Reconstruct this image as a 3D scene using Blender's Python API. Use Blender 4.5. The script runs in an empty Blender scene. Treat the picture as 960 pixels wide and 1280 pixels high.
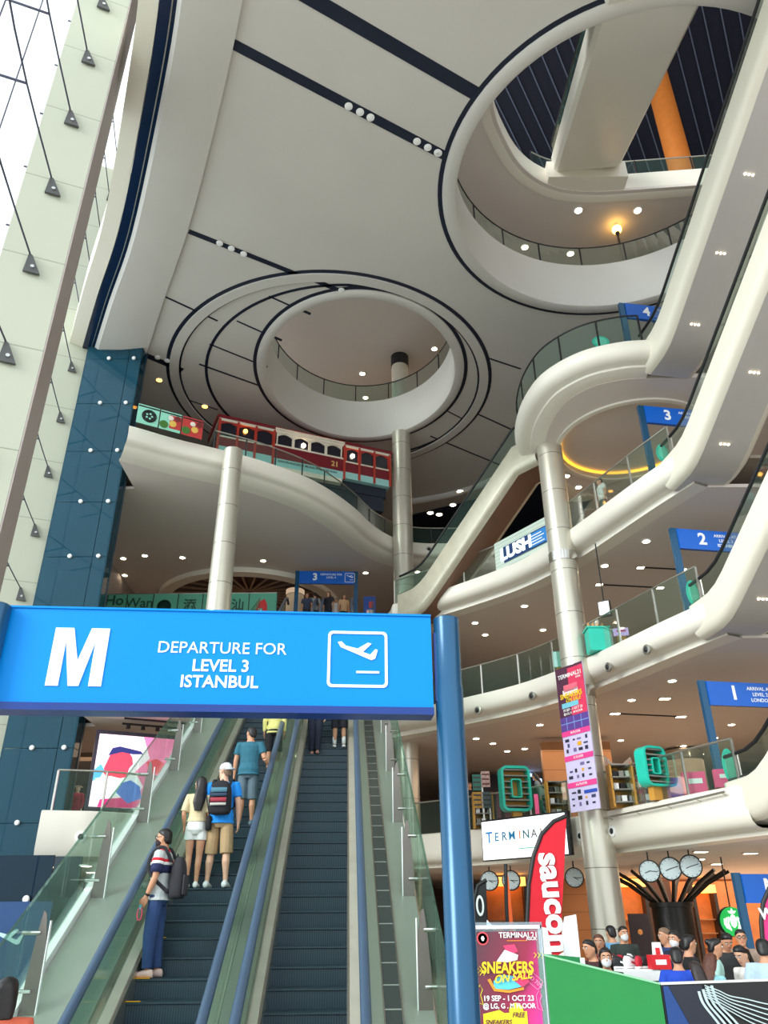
import bpy, bmesh, math, random
import numpy as np
from mathutils import Vector, Matrix, geometry
random.seed(7)
SC = bpy.context.scene
COL = SC.collection
R = math.radians

# ------------------------------------------------------------------ camera
FPX = 980.0                                   # focal length in pixels of the 960x1280 frame
_z = np.array([-14.0, 1862.0, FPX]); _z /= np.linalg.norm(_z)
_f = np.array([0, 0, 1.0]); _y = _f - _z * _f.dot(_z); _y /= np.linalg.norm(_y)
_x = np.cross(_y, _z)
if _x[0] < 0: _x = -_x
AX = np.array([_x, _y, _z])                    # world = AX @ (right, up, forward)
EYE = np.array([0, 0, 1.6])
cam = bpy.data.cameras.new('camera'); cam.sensor_fit = 'VERTICAL'; cam.sensor_height = 36.0
cam.lens = FPX / 1280 * 36.0; cam.clip_end = 400
co = bpy.data.objects.new('camera', cam); COL.objects.link(co)
mm = Matrix.Identity(4)
for i in range(3):
    mm[i][0] = AX[i][0]; mm[i][1] = AX[i][1]; mm[i][2] = -AX[i][2]; mm[i][3] = EYE[i]
co.matrix_world = mm
SC.camera = co

# ------------------------------------------------------------------ world, sun, room lamps, exposure
w = bpy.data.worlds.new('sky'); SC.world = w; w.use_nodes = True
bg = w.node_tree.nodes['Background']
bg.inputs[0].default_value = (0.91, 0.97, 1.0, 1); bg.inputs[1].default_value = 1.15
SC.view_settings.view_transform = 'Standard'; SC.view_settings.look = 'None'
SC.view_settings.exposure = 0.7; SC.view_settings.gamma = 1.0
SC.view_settings.use_curve_mapping = False
def lamp(name, kind, loc, energy, color, size=1.0, size_y=None, rot=(0, 0, 0)):
    l = bpy.data.lights.new(name, kind); l.energy = energy; l.color = color
    if kind == 'AREA':
        l.size = size
        if size_y: l.shape = 'RECTANGLE'; l.size_y = size_y
    elif kind == 'SUN': l.angle = size
    else: l.shadow_soft_size = size
    o = bpy.data.objects.new(name, l); COL.objects.link(o); o.location = loc; o.rotation_euler = rot
    return o
sun = lamp('sun', 'SUN', (-20, 5, 30), 2.0, (1.0, .97, .92), R(26))
sun.rotation_euler = Vector((.72, .58, -.36)).to_track_quat('-Z', 'Y').to_euler()
WARM = (1.0, .72, .5)
for nm, loc, en, sx, sy in (
        ('lamp_ground_right', (14, 34, 3.2), 1200, 10, 9), ('lamp_level_one_right', (10, 30, 7.4), 620, 10, 9),
        ('lamp_level_two_right', (9, 31, 11.9), 260, 10, 9), ('lamp_level_three_right', (10, 29, 16.2), 260, 8, 7),
        ('lamp_level_three_left', (-4, 38, 16.2), 330, 14, 8), ('lamp_level_four', (0, 38, 22.0), 110, 14, 8),
        ('lamp_level_five', (4, 36, 27.0), 200, 16, 8), ('lamp_level_six', (10, 27, 33.0), 160, 8, 8),
        ('lamp_ground_left', (-9, 30, 3.0), 200, 6, 6), ('lamp_level_one_left', (-9, 30, 7.2), 200, 6, 5)):
    lamp(nm, 'AREA', loc, en * .55, WARM, sx, sy)

# ------------------------------------------------------------------ picture ray helpers (real distances)
def ray(px, py): return AX @ np.array([(px - 480) / FPX, (640 - py) / FPX, 1.0])
def atz(px, py, z):
    d = ray(px, py); return EYE + d * (z - EYE[2]) / d[2]
def aty(px, py, Y):
    d = ray(px, py); return EYE + d * Y / d[1]
V = lambda *a: np.array(a, float)

# ------------------------------------------------------------------ materials
def lin(c): return tuple(((x / 255) / 12.92 if x <= 10.3 else ((x / 255 + .055) / 1.055) ** 2.4) for x in c)
MATS = {}
def mat(name, rgb, rough=.5, metal=0.0, var=.06, scale=3.0, emit=0.0, bump=0.0, spec=.5):
    if name in MATS: return MATS[name]
    m = bpy.data.materials.new(name); m.use_nodes = True; MATS[name] = m
    nt = m.node_tree; b = nt.nodes['Principled BSDF']; c = lin(rgb)
    tc = nt.nodes.new('ShaderNodeTexCoord'); nz = nt.nodes.new('ShaderNodeTexNoise')
    nz.inputs['Scale'].default_value = scale; nz.inputs['Detail'].default_value = 3
    nt.links.new(tc.outputs['Object'], nz.inputs['Vector'])
    rp = nt.nodes.new('ShaderNodeValToRGB')
    rp.color_ramp.elements[0].position = .3; rp.color_ramp.elements[1].position = .7
    rp.color_ramp.elements[0].color = tuple(max(0, x * (1 - var)) for x in c) + (1,)
    rp.color_ramp.elements[1].color = tuple(min(1, x * (1 + var)) for x in c) + (1,)
    nt.links.new(nz.outputs['Fac'], rp.inputs['Fac'])
    nt.links.new(rp.outputs['Color'], b.inputs['Base Color'])
    b.inputs['Roughness'].default_value = rough; b.inputs['Metallic'].default_value = metal
    b.inputs['Specular IOR Level'].default_value = spec
    if emit:
        nt.links.new(rp.outputs['Color'], b.inputs['Emission Color']); b.inputs['Emission Strength'].default_value = emit
    if bump:
        bp = nt.nodes.new('ShaderNodeBump'); bp.inputs['Strength'].default_value = bump
        nt.links.new(nz.outputs['Fac'], bp.inputs['Height']); nt.links.new(bp.outputs['Normal'], b.inputs['Normal'])
    return m
def glass(name, tint, refl=.12, alpha=.12, body=(150, 190, 180), rough=.03):
    """clear sheet: mostly see-through, a little milky body colour, fresnel gloss"""
    if name in MATS: return MATS[name]
    m = bpy.data.materials.new(name); m.use_nodes = True; MATS[name] = m
    nt = m.node_tree; nt.nodes.clear(); N = nt.nodes.new
    out = N('ShaderNodeOutputMaterial'); tr = N('ShaderNodeBsdfTransparent'); tr.inputs[0].default_value = lin(tint) + (1,)
    di = N('ShaderNodeBsdfDiffuse'); gl = N('ShaderNodeBsdfGlossy'); gl.inputs['Roughness'].default_value = rough
    nz = N('ShaderNodeTexNoise'); nz.inputs['Scale'].default_value = .8
    rp = N('ShaderNodeValToRGB'); c = lin(body)
    rp.color_ramp.elements[0].color = tuple(x * .8 for x in c) + (1,); rp.color_ramp.elements[1].color = c + (1,)
    nt.links.new(nz.outputs['Fac'], rp.inputs['Fac']); nt.links.new(rp.outputs['Color'], di.inputs['Color'])
    mx = N('ShaderNodeMixShader'); mx.inputs[0].default_value = alpha
    nt.links.new(tr.outputs[0], mx.inputs[1]); nt.links.new(di.outputs[0], mx.inputs[2])
    fr = N('ShaderNodeFresnel'); fr.inputs['IOR'].default_value = 1.45
    ml = N('ShaderNodeMath'); ml.operation = 'MULTIPLY'; ml.inputs[1].default_value = refl / .12 * .7; ml.use_clamp = True
    nt.links.new(fr.outputs[0], ml.inputs[0])
    m2 = N('ShaderNodeMixShader'); nt.links.new(ml.outputs[0], m2.inputs[0])
    nt.links.new(mx.outputs[0], m2.inputs[1]); nt.links.new(gl.outputs[0], m2.inputs[2])
    nt.links.new(m2.outputs[0], out.inputs['Surface'])
    return m
def banded(name, rgb, rgb2, rough, metal, direction, scale, width=.06, var=.05):
    """thin joint lines every 1/scale metres along a direction (panel seams, step ridges)"""
    if name in MATS: return MATS[name]
    m = mat(name, rgb, rough, metal, var=var, scale=.5); nt = m.node_tree; b = nt.nodes['Principled BSDF']; N = nt.nodes.new
    src = b.inputs['Base Color'].links[0].from_socket
    geo = N('ShaderNodeNewGeometry'); dp = N('ShaderNodeVectorMath'); dp.operation = 'DOT_PRODUCT'
    dp.inputs[1].default_value = tuple(x * scale for x in direction)
    nt.links.new(geo.outputs['Position'], dp.inputs[0])
    fr = N('ShaderNodeMath'); fr.operation = 'FRACT'; nt.links.new(dp.outputs['Value'], fr.inputs[0])
    lt = N('ShaderNodeMath'); lt.operation = 'LESS_THAN'; lt.inputs[1].default_value = width
    nt.links.new(fr.outputs[0], lt.inputs[0])
    mx = N('ShaderNodeMixRGB'); nt.links.new(lt.outputs[0], mx.inputs[0]); nt.links.new(src, mx.inputs[1])
    mx.inputs[2].default_value = lin(rgb2) + (1,)
    nt.links.new(mx.outputs[0], b.inputs['Base Color'])
    return m
WHITE = mat('white_paint', (236, 232, 220), .38, var=.02, scale=.6)
CEIL = mat('ceiling_paint', (206, 204, 198), .6, var=.025, scale=.4)
SOFFIT = mat('soffit_paint', (222, 214, 208), .65, var=.02, scale=.5)
CREAM = mat('cream_cladding', (232, 228, 212), .32, var=.02, scale=.5)
GREYSOF = mat('escalator_soffit', (196, 194, 190), .35, .1, var=.02)
NAVY = mat('navy_groove', (14, 26, 48), .5, var=.15)
NAVYGL = mat('navy_gloss', (10, 32, 66), .12, var=.1)
BLACK = mat('black_rubber', (24, 25, 28), .5, var=.15)
DARK = mat('dark_interior', (28, 26, 30), .6, var=.25, scale=1.2)
DKMET = mat('dark_metal', (52, 52, 54), .4, .6)
STEEL = mat('brushed_steel', (186, 184, 176), .32, .9, var=.05, scale=9)
CHROME = mat('polished_steel', (210, 210, 206), .16, 1.0, var=.03)
COLM = banded('column_cladding', (208, 204, 190), (120, 116, 104), .3, .5, (0, 0, 1), 1 / 1.45, .014)
BLUE = mat('sign_blue', (0, 134, 222), .4, var=.015, scale=.6, spec=.2)
SBLUE = mat('small_sign_blue', (0, 98, 204), .3, var=.02)
DBLUE = mat('post_blue', (30, 84, 122), .25, .25, var=.05)
EDGEBL = mat('sign_edge_blue', (8, 52, 130), .3, .1)
LETTER = mat('letter_white', (246, 248, 248), .4, var=.01)
STEP = banded('escalator_step', (56, 78, 90), (38, 56, 68), .45, .2, (1, .05, 0), 34, .5)
DECK = mat('steel_deck', (186, 194, 182), .3, .55, var=.04, scale=1.5)
RAIL = mat('handrail_blue_grey', (66, 88, 112), .36, var=.04)
GLASS = glass('balustrade_glass', (226, 242, 234), .05, .07, (150, 190, 175))
GLASSG = glass('green_glass', (214, 234, 226), .08, .09, (150, 180, 168))
WARMGLOW = mat('lamp_glow', (255, 232, 200), .5, emit=9.0, var=.01)
ORGLOW = mat('orange_glow', (255, 170, 70), .5, emit=5.0, var=.02)
WOOD = mat('brown_panel', (150, 108, 72), .5, var=.12, scale=1.0)
BROWN = mat('brown_wall', (120, 88, 70), .55, var=.12, scale=.8)
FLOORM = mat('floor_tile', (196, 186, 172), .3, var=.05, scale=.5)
UPFLOOR = mat('upper_floor', (150, 140, 128), .5)  # even grey-brown of the upper floors

# ------------------------------------------------------------------ mesh builder
class MB:
    def __init__(s): s.v = []; s.f = []
    def add(s, vs, fs):
        o = len(s.v); s.v += [tuple(float(c) for c in p) for p in vs]; s.f += [tuple(i + o for i in f) for f in fs]; return s
    def obox(s, o, a, b, c):
        """box from corner o along edge vectors a, b, c"""
        o, a, b, c = (np.array(q, float) for q in (o, a, b, c))
        vs = [o, o + a, o + a + b, o + b, o + c, o + a + c, o + a + b + c, o + b + c]
        fs = [(0, 3, 2, 1), (4, 5, 6, 7), (0, 1, 5, 4), (1, 2, 6, 5), (2, 3, 7, 6), (3, 0, 4, 7)]
        if np.dot(np.cross(a, b), c) < 0: fs = [f[::-1] for f in fs]
        return s.add(vs, fs)
    def box(s, c, size, rz=0):
        ca, sa = math.cos(rz), math.sin(rz); x, y, z = size
        a = V(ca, sa, 0) * x; b = V(-sa, ca, 0) * y; d = V(0, 0, z)
        return s.obox(np.array(c, float) - a / 2 - b / 2 - d / 2, a, b, d)
    def beam(s, p, q, wd, ht, up=(0, 0, 1)):
        p, q = np.array(p, float), np.array(q, float); d = q - p
        sd = np.cross(d, up); n = np.linalg.norm(sd)
        sd = sd / n if n > 1e-6 else V(1, 0, 0)
        u = np.cross(sd, d); u /= np.linalg.norm(u)
        return s.obox(p - sd * wd / 2 - u * ht / 2, d, sd * wd, u * ht)
    def loft(s, rings, closed=True, cap=True):
        n = len(rings[0]); vs = [p for r in rings for p in r]; fs = []
        for i in range(len(rings) - 1):
            for j in range(n if closed else n - 1):
                k = (j + 1) % n; fs.append((i * n + j, i * n + k, (i + 1) * n + k, (i + 1) * n + j))
        if cap and closed:
            fs.append(tuple(range(n))[::-1]); fs.append(tuple((len(rings) - 1) * n + j for j in range(n)))
        return s.add(vs, fs)
    def tube(s, pts, rad, n=8, flat=1.0):
        pts = [np.array(p, float) for p in pts]; m = len(pts)
        rad = [rad] * m if np.isscalar(rad) else rad
        rings = []; ref = None
        for i, p in enumerate(pts):
            d = pts[min(i + 1, m - 1)] - pts[max(i - 1, 0)]; d /= (np.linalg.norm(d) + 1e-9)
            if ref is None:
                ref = V(1, 0, 0) if abs(d[0]) < .8 else V(0, 1, 0)
            a = ref - d * ref.dot(d); a /= np.linalg.norm(a); b = np.cross(d, a); ref = a
            rings.append([p + (a * math.cos(2 * math.pi * k / n) + b * math.sin(2 * math.pi * k / n) * flat) * rad[i] for k in range(n)])
        return s.loft(rings)
    def cyl(s, p, q, r, n=20, r2=None): return s.tube([p, q], [r, r if r2 is None else r2], n)
    def lathe(s, c, prof, n=28, axis=(0, 0, 1)):
        """prof: (radius, height) list along the axis from c"""
        ax = np.array(axis, float); ax /= np.linalg.norm(ax)
        a = np.cross(ax, (0, 1, 0) if abs(ax[1]) < .9 else (1, 0, 0)); a /= np.linalg.norm(a); b = np.cross(ax, a)
        c = np.array(c, float)
        return s.loft([[c + ax * h + (a * math.cos(2 * math.pi * k / n) + b * math.sin(2 * math.pi * k / n)) * max(r, 1e-4) for k in range(n)] for r, h in prof])
    def ball(s, c, r, n=12, sc=(1, 1, 1)):
        m = max(5, n // 2); rings = []
        for i in range(m + 1):
            t = math.pi * (i / m); rr = max(math.sin(t), .02)
            rings.append([(c[0] + r * sc[0] * rr * math.cos(2 * math.pi * k / n), c[1] + r * sc[1] * rr * math.sin(2 * math.pi * k / n), c[2] - r * sc[2] * math.cos(t)) for k in range(n)])
        return s.loft(rings)
    def prism(s, poly, ex):
        """polygon (3D points, any shape) thickened by vector ex"""
        ex = np.array(ex, float); poly = [np.array(p, float) for p in poly]; n = len(poly)
        tris = geometry.tessellate_polygon([[Vector(p) for p in poly]])
        vs = poly + [p + ex for p in poly]
        fs = [tuple(t) for t in tris] + [tuple(i + n for i in t)[::-1] for t in tris]
        fs += [(i, (i + 1) % n, (i + 1) % n + n, i + n) for i in range(n)]
        return s.add(vs, fs)
    def holed(s, loops, z0, z1):
        """flat slab with holes: loops of (x, y), the first is the outline"""
        pts = [p for l in loops for p in l]
        tris = geometry.tessellate_polygon([[Vector((p[0], p[1], 0)) for p in l] for l in loops])
        n = len(pts); vs = [(p[0], p[1], z0) for p in pts] + [(p[0], p[1], z1) for p in pts]
        fs = [tuple(t) for t in tris] + [tuple(i + n for i in t)[::-1] for t in tris]
        o = 0
        for l in loops:
            m = len(l)
            fs += [(o + i, o + (i + 1) % m, o + (i + 1) % m + n, o + i + n) for i in range(m)]; o += m
        return s.add(vs, fs)
    def sweep(s, path, prof, z0, close=False):
        """profile (inset, dz) swept along a plan path; inset > 0 is to the left of travel when inward=+1"""
        rings = []; m = len(path)
        for i, p in enumerate(path):
            if close: a, b = path[i - 1], path[(i + 1) % m]
            else: a, b = path[max(i - 1, 0)], path[min(i + 1, m - 1)]
            d = V(b[0] - a[0], b[1] - a[1]); d /= np.linalg.norm(d); nn = V(-d[1], d[0])
            zz = z0 if np.isscalar(z0) else z0[i]
            rings.append([(p[0] + nn[0] * o, p[1] + nn[1] * o, zz + h) for o, h in prof])
        if close: rings.append(rings[0])
        return s.loft(rings, closed=False)
    def build(s, name, m, parent=None, smooth=False, kind=None):
        off = V(0, 0, 0)
        if parent is not None:
            q = parent
            while q.parent: q = q.parent
            off = np.array(q.location)
        me = bpy.data.meshes.new(name)
        me.from_pydata([tuple(np.array(p) - off) for p in s.v], [], s.f); me.update()
        bm = bmesh.new(); bm.from_mesh(me); bmesh.ops.recalc_face_normals(bm, faces=bm.faces); bm.to_mesh(me); bm.free()
        if smooth:
            me.shade_smooth() if hasattr(me, 'shade_smooth') else None
            if smooth is not True: me.set_sharp_from_angle(angle=R(smooth))
        me.materials.append(m)
        o = bpy.data.objects.new(name, me); COL.objects.link(o)
        if parent is not None: o.parent = parent
        if kind: o['kind'] = kind
        return o
def tag(o, label, cat, group=None, kind=None):
    if label: o['label'] = label
    if cat: o['category'] = cat
    if group: o['group'] = group
    if kind: o['kind'] = kind
    return o
def thing(name, label, cat, loc, group=None):
    o = bpy.data.objects.new(name, None); COL.objects.link(o); o.location = tuple(float(c) for c in loc); o.empty_display_size = .1
    return tag(o, label, cat, group)
def dup(root, loc, label=None, group=None):
    r = root.copy(); COL.objects.link(r); r.location = tuple(float(c) for c in loc)
    if label: r['label'] = label
    if group: r['group'] = group
    for ch in root.children:
        c = ch.copy(); COL.objects.link(c); c.parent = r
        for g in ch.children:
            d = g.copy(); COL.objects.link(d); d.parent = c
    return r
def structure(mb, name, m, smooth=False):
    return mb.build(name, m, None, smooth, 'structure')
def text(s, size, o, right, up, m, parent, name='lettering', bold=0.0, align='CENTER', depth=.006, shear=0.0, xs=1.0):
    cu = bpy.data.curves.new('t', 'FONT'); cu.body = s; cu.size = 1.0; cu.align_x = align; cu.align_y = 'CENTER'
    cu.offset = bold; cu.extrude = 0.0; cu.shear = shear; cu.resolution_u = 3
    ob = bpy.data.objects.new('t', cu); me = bpy.data.meshes.new_from_object(ob)
    right, up, o = (np.array(q, float) for q in (right, up, o)); nr = np.cross(right, up); nr /= np.linalg.norm(nr)
    mb = MB(); pts = [(v.co.x * size * xs, v.co.y * size) for v in me.vertices]
    base = [o + right * x + up * y + nr * depth for x, y in pts]
    mb.add(base, [tuple(p.vertices) for p in me.polygons])
    # side walls so that the letters have thickness
    bmm = bmesh.new(); bmm.from_mesh(me)
    bmesh.ops.remove_doubles(bmm, verts=bmm.verts, dist=1e-5)
    bmm.verts.ensure_lookup_table()
    for e in bmm.edges:
        if len(e.link_faces) == 1:
            a, b = e.verts
            pa = o + right * a.co.x * size * xs + up * a.co.y * size; pb = o + right * b.co.x * size * xs + up * b.co.y * size
            mb.add([pa, pb, pb + nr * depth, pa + nr * depth], [(0, 1, 2, 3)])
    bmm.free(); bpy.data.objects.remove(ob); bpy.data.meshes.remove(me); bpy.data.curves.remove(cu)
    return mb.build(name, m, parent)
def spline(pts, n=6):
    """Catmull-Rom through the points"""
    P = [np.array(p, float) for p in pts]; out = []
    for i in range(len(P) - 1):
        a = P[max(i - 1, 0)]; b = P[i]; c = P[i + 1]; d = P[min(i + 2, len(P) - 1)]
        for k in range(n):
            t = k / n
            out.append(.5 * (2 * b + (c - a) * t + (2 * a - 5 * b + 4 * c - d) * t * t + (3 * b - a - 3 * c + d) * t ** 3))
    out.append(P[-1]); return out
def ellipse(cx, cy, rx, ry, n=72): return [(cx + rx * math.cos(2 * math.pi * k / n), cy + ry * math.sin(2 * math.pi * k / n)) for k in range(n)]
def rrect(w_, h_, r, n=5):
    pts = []
    for cx, cy, a0 in ((w_ / 2 - r, h_ / 2 - r, 0), (-w_ / 2 + r, h_ / 2 - r, 90), (-w_ / 2 + r, -h_ / 2 + r, 180), (w_ / 2 - r, -h_ / 2 + r, 270)):
        for k in range(n + 1):
            a = R(a0 + 90 * k / n); pts.append((cx + r * math.cos(a), cy + r * math.sin(a)))
    return pts
def ringstrip(mb, outer, inner, z0, z1):
    """closed band between two loops with the same count"""
    n = len(outer); q = [(outer, z0), (outer, z1), (inner, z1), (inner, z0), (outer, z0)]
    vs = []; fs = []
    for l, z in q[:4]: vs += [(p[0], p[1], z) for p in l]
    for a in range(4):
        b = (a + 1) % 4
        for i in range(n):
            j = (i + 1) % n; fs.append((a * n + i, a * n + j, b * n + j, b * n + i))
    return mb.add(vs, fs)
# ================================================================== THE SETTING
FL = {1: 4.35, 2: 8.72, 3: 13.05, 4: 17.10}
TOPZ = 22.5
PROF = [(.12, .0), (.03, -.03), (.0, -.10), (.0, -.36), (.03, -.46), (.10, -.55), (.22, -.62), (.40, -.66), (.52, -.66), (.54, -.70), (.54, -.82), (1.05, -.84)]
def inset(path, d):
    out = []; m = len(path)
    for i, p in enumerate(path):
        a, b = path[max(i - 1, 0)], path[min(i + 1, m - 1)]
        t = V(b[0] - a[0], b[1] - a[1]); t /= np.linalg.norm(t)
        out.append((p[0] - t[1] * d, p[1] + t[0] * d))
    return out
structure(MB().box((6, 20, -.15), (70, 90, .3)), 'floor', FLOORM)

# right balconies: plan curve from the far left to the escalator corner
RC = [(.3, 29.7), (1.84, 28.45), (3.1, 27.3), (4.3, 26.05), (5.2, 24.75), (6.03, 23.1), (6.9, 20.95), (7.45, 19.6), (8.0, 18.4)]
RPATH = spline(RC, 5)
RLONG = spline([(-8, 32.2), (-4, 31.8), (-1.5, 31.0)] + RC, 5)
for n in (1, 2, 3):
    path = RPATH if n == 3 else RLONG
    nm = {1: 'one', 2: 'two', 3: 'three'}[n]
    if n == 3: path = [(-.75, 33.2), (-.2, 31.6), (.2, 30.4)] + path
    pr = PROF
    if n == 1: pr = [(.10, .0), (.02, -.03), (.0, -.10), (.0, -.62), (.05, -.78), (.16, -.88), (.3, -.92), (.5, -.92), (.52, -.95), (.52, -1.05), (1.05, -1.07)]
    structure(MB().sweep(path, pr, FL[n]), 'balcony_parapet_level_' + nm, WHITE, 40)
    ins = inset(path, 1.04); back = [(30, 18.9), (30, 46), (path[0][0] - (0 if n == 3 else 4), 46)]
    dz = pr[-1][1]
    structure(MB().holed([ins + back], FL[n] + dz, FL[n] + dz + .1), 'ceiling_under_level_' + nm, SOFFIT)
    structure(MB().holed([inset(path, .11) + back], FL[n] - .12, FL[n] - .02), 'floor_level_' + nm, UPFLOOR)
# level four nose on the right
NC = [(7.5, 27.8), (6.2, 26.4), (5.3, 25.1), (4.75, 23.8), (4.58, 22.4), (4.7, 21.05), (5.1, 19.9), (6.0, 18.95), (7.1, 18.5), (8.0, 18.4)]
NPATH = spline(NC, 7)
NPROF = [(.12, .0), (.03, -.03), (.0, -.12), (.0, -.30), (.05, -.42), (.14, -.52), (.30, -.58), (.50, -.60), (.52, -.66), (.66, -.70), (.86, -.72), (1.05, -.72)]
structure(MB().sweep(NPATH, NPROF, FL[4]), 'balcony_parapet_level_four_right', WHITE, 40)
nb = [(30, 18.9), (30, 46), (7.5, 46)]
CC, CR = (8.6, 23.0), 2.45
structure(MB().holed([inset(NPATH, 1.0) + nb, ellipse(*CC, CR, CR)], FL[4] - .73, FL[4] - .58), 'ceiling_under_level_four_right', SOFFIT)
structure(MB().holed([inset(NPATH, .11) + nb], FL[4] - .12, FL[4] - .02), 'floor_level_four_right', UPFLOOR)
structure(ringstrip(MB(), ellipse(*CC, CR + .16, CR + .16), ellipse(*CC, CR, CR), FL[4] - .80, FL[4] - .44), 'trim_round_soffit', WHITE, 40)
structure(MB().lathe((CC[0], CC[1], FL[4] - .5), [(CR + .1, 0), (CR + .1, .1)], 48), 'ceiling_round_recess', SOFFIT)
structure(ringstrip(MB(), ellipse(*CC, CR - .0, CR - .0), ellipse(*CC, CR - .09, CR - .09), FL[4] - .57, FL[4] - .53), 'trim_cove_light', mat('cove_amber', (255, 190, 60), .5, emit=1.1))

# level four on the left: the S-curved balcony
LC = [(-8.85, 22.75), (-8.5, 22.95), (-7.45, 23.6), (-5.87, 24.4), (-4.5, 25.2), (-3.1, 26.3), (-2.1, 27.5), (-1.2, 29.0), (-.4, 30.7), (.5, 31.9), (1.5, 32.4), (2.9, 32.5), (6, 32.5)]
LPATH = spline(LC, 6)
LPROF = [(.12, .0), (.03, -.03), (.0, -.10), (.0, -.52), (.04, -.60), (.16, -.66), (.30, -.68), (.34, -.72), (.50, -.82), (.75, -.88), (1.1, -.9)]
structure(MB().sweep(LPATH, LPROF, FL[4]), 'balcony_parapet_level_four_left', WHITE, 40)
lb = [(6, 46), (-12.4, 46), (-12.4, 25.75), (-9.4, 25.7)]
FANC, FANR = (-6.9, 37.6), 4.1
structure(MB().holed([inset(LPATH, 1.08) + lb, ellipse(*FANC, FANR, FANR)], FL[4] - .9, FL[4] - .8), 'ceiling_under_level_four_left', SOFFIT)
structure(MB().holed([inset(LPATH, .11) + lb], FL[4] - .12, FL[4] - .02), 'floor_level_four_left', UPFLOOR)
structure(ringstrip(MB(), ellipse(*FANC, FANR + .45, FANR + .45), ellipse(*FANC, FANR - .1, FANR - .1), FL[4] - 1.15, FL[4] - .8), 'trim_fan_ring', WHITE, 40)
fan = MB()
for k in range(28):
    a = 2 * math.pi * k / 28
    fan.beam((FANC[0] + .3 * math.cos(a), FANC[1] + .3 * math.sin(a), FL[4] - .35), (FANC[0] + 4.0 * math.cos(a + .25), FANC[1] + 4.0 * math.sin(a + .25), FL[4] - .7), .10, .08)
structure(fan, 'trim_fan_ribs', mat('fan_rib', (150, 128, 110), .5))
structure(MB().lathe((FANC[0], FANC[1], FL[4] - .30), [(FANR + .2, 0), (FANR + .2, .08)], 40), 'ceiling_fan_recess', mat('fan_dark', (62, 34, 30), .5, var=.3))
# level three on the left, level one and two on the left
structure(MB().holed([[(-13, 30.9), (-4.55, 30.9), (-4.2, 32.15), (.1, 32.15), (.1, 46), (-13, 46)]], FL[3] - .5, FL[3] - .02), 'floor_level_three_left', UPFLOOR)
LL = spline([(-9.1, 21.95), (-8.4, 22.1), (-7.7, 22.3), (-6.7, 23.0), (-5.4, 24.6), (-4.9, 27), (-4.8, 31)], 5)
PL = [(.10, .0), (.02, -.03), (.0, -.10), (.0, -.95), (.06, -1.12), (.2, -1.2), (.4, -1.22), (.42, -1.34), (.8, -1.36)]
for n, nm in ((1, 'one'), (2, 'two')):
    structure(MB().sweep(LL, PL, FL[n]), 'balcony_parapet_level_%s_left' % nm, WHITE, 40)
    bk = [(-4.0, 46), (-12.4, 46), (-12.4, 25.75), (-9.4, 25.7)]
    structure(MB().holed([inset(LL, .78) + bk], FL[n] - 1.36, FL[n] - 1.26), 'ceiling_under_level_%s_left' % nm, SOFFIT)
    structure(MB().holed([inset(LL, .11) + bk], FL[n] - .12, FL[n] - .02), 'floor_level_%s_left' % nm, UPFLOOR)

# ---- the great ceiling with its two round openings
edge = [(-3.4, 2), (-3.85, 6), (-4.35, 9), (-5.17, 11.6), (-6.35, 14.45), (-8.5, 19.15), (-10.3, 22.4), (-11.9, 25.4)]
crease = [(-1.7, 2), (-2.1, 6), (-2.6, 8.8), (-3.51, 11.6), (-4.84, 15.0), (-6.52, 18.9), (-8.2, 22.3), (-9.96, 25.95)]
EDGE, CREASE = spline(edge, 5), spline(crease, 5)
O1 = (7.9, 17.3, 5.5, 5.5); O2 = (-.95, 27.05, 4.0, 4.72)
structure(MB().holed([CREASE + [(-12.6, 26.4), (-12.6, 50), (32, 50), (32, 2)], ellipse(*O1), ellipse(*O2)], TOPZ, TOPZ + .3), 'ceiling', CEIL)
structure(MB().holed([CREASE + [(-9.96, 50), (32, 50), (32, 2)], ellipse(O1[0], O1[1], 5.68, 5.68), ellipse(O2[0], O2[1], 4.18, 4.9)], TOPZ + 1.75, TOPZ + 1.95), 'floor_level_five', UPFLOOR)
lip = MB(); m = len(EDGE)
lip.loft([[(EDGE[i][0], EDGE[i][1], TOPZ + .22), (EDGE[i][0], EDGE[i][1], TOPZ - .10), (EDGE[i][0] * .93 + CREASE[i][0] * .07, EDGE[i][1] * .93 + CREASE[i][1] * .07, TOPZ - .22), (EDGE[i][0] * .5 + CREASE[i][0] * .5, EDGE[i][1] * .5 + CREASE[i][1] * .5, TOPZ - .24),
           (CREASE[i][0], CREASE[i][1], TOPZ - .12), (CREASE[i][0], CREASE[i][1], TOPZ + .2)] for i in range(m)])
structure(lip, 'trim_ceiling_edge', CEIL, 35)
nav = MB()
def outw(i, d):
    a, b = EDGE[max(i - 1, 0)], EDGE[min(i + 1, m - 1)]; t = V(b[0] - a[0], b[1] - a[1]); t /= np.linalg.norm(t)
    return (EDGE[i][0] - t[1] * d, EDGE[i][1] + t[0] * d)
nav.loft([[outw(i, .0) + (TOPZ - .05,), outw(i, .42) + (TOPZ - .05,), outw(i, .42) + (TOPZ + .9,), outw(i, .0) + (TOPZ + .9,)] for i in range(m)])
structure(nav, 'trim_navy_edge', NAVYGL)
structure(MB().loft([[outw(i, .10) + (TOPZ - .085,), outw(i, .13) + (TOPZ - .085,), outw(i, .13) + (TOPZ - .045,), outw(i, .10) + (TOPZ - .045,)] for i in range(m)]), 'trim_edge_line', STEEL)
structure(MB().loft([[outw(i, .44) + (TOPZ - .0,), outw(i, .95) + (TOPZ + .1,), outw(i, .95) + (TOPZ + 1.9,), outw(i, .44) + (TOPZ + 1.9,)] for i in range(m)]), 'trim_pale_edge', CREAM)
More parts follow.
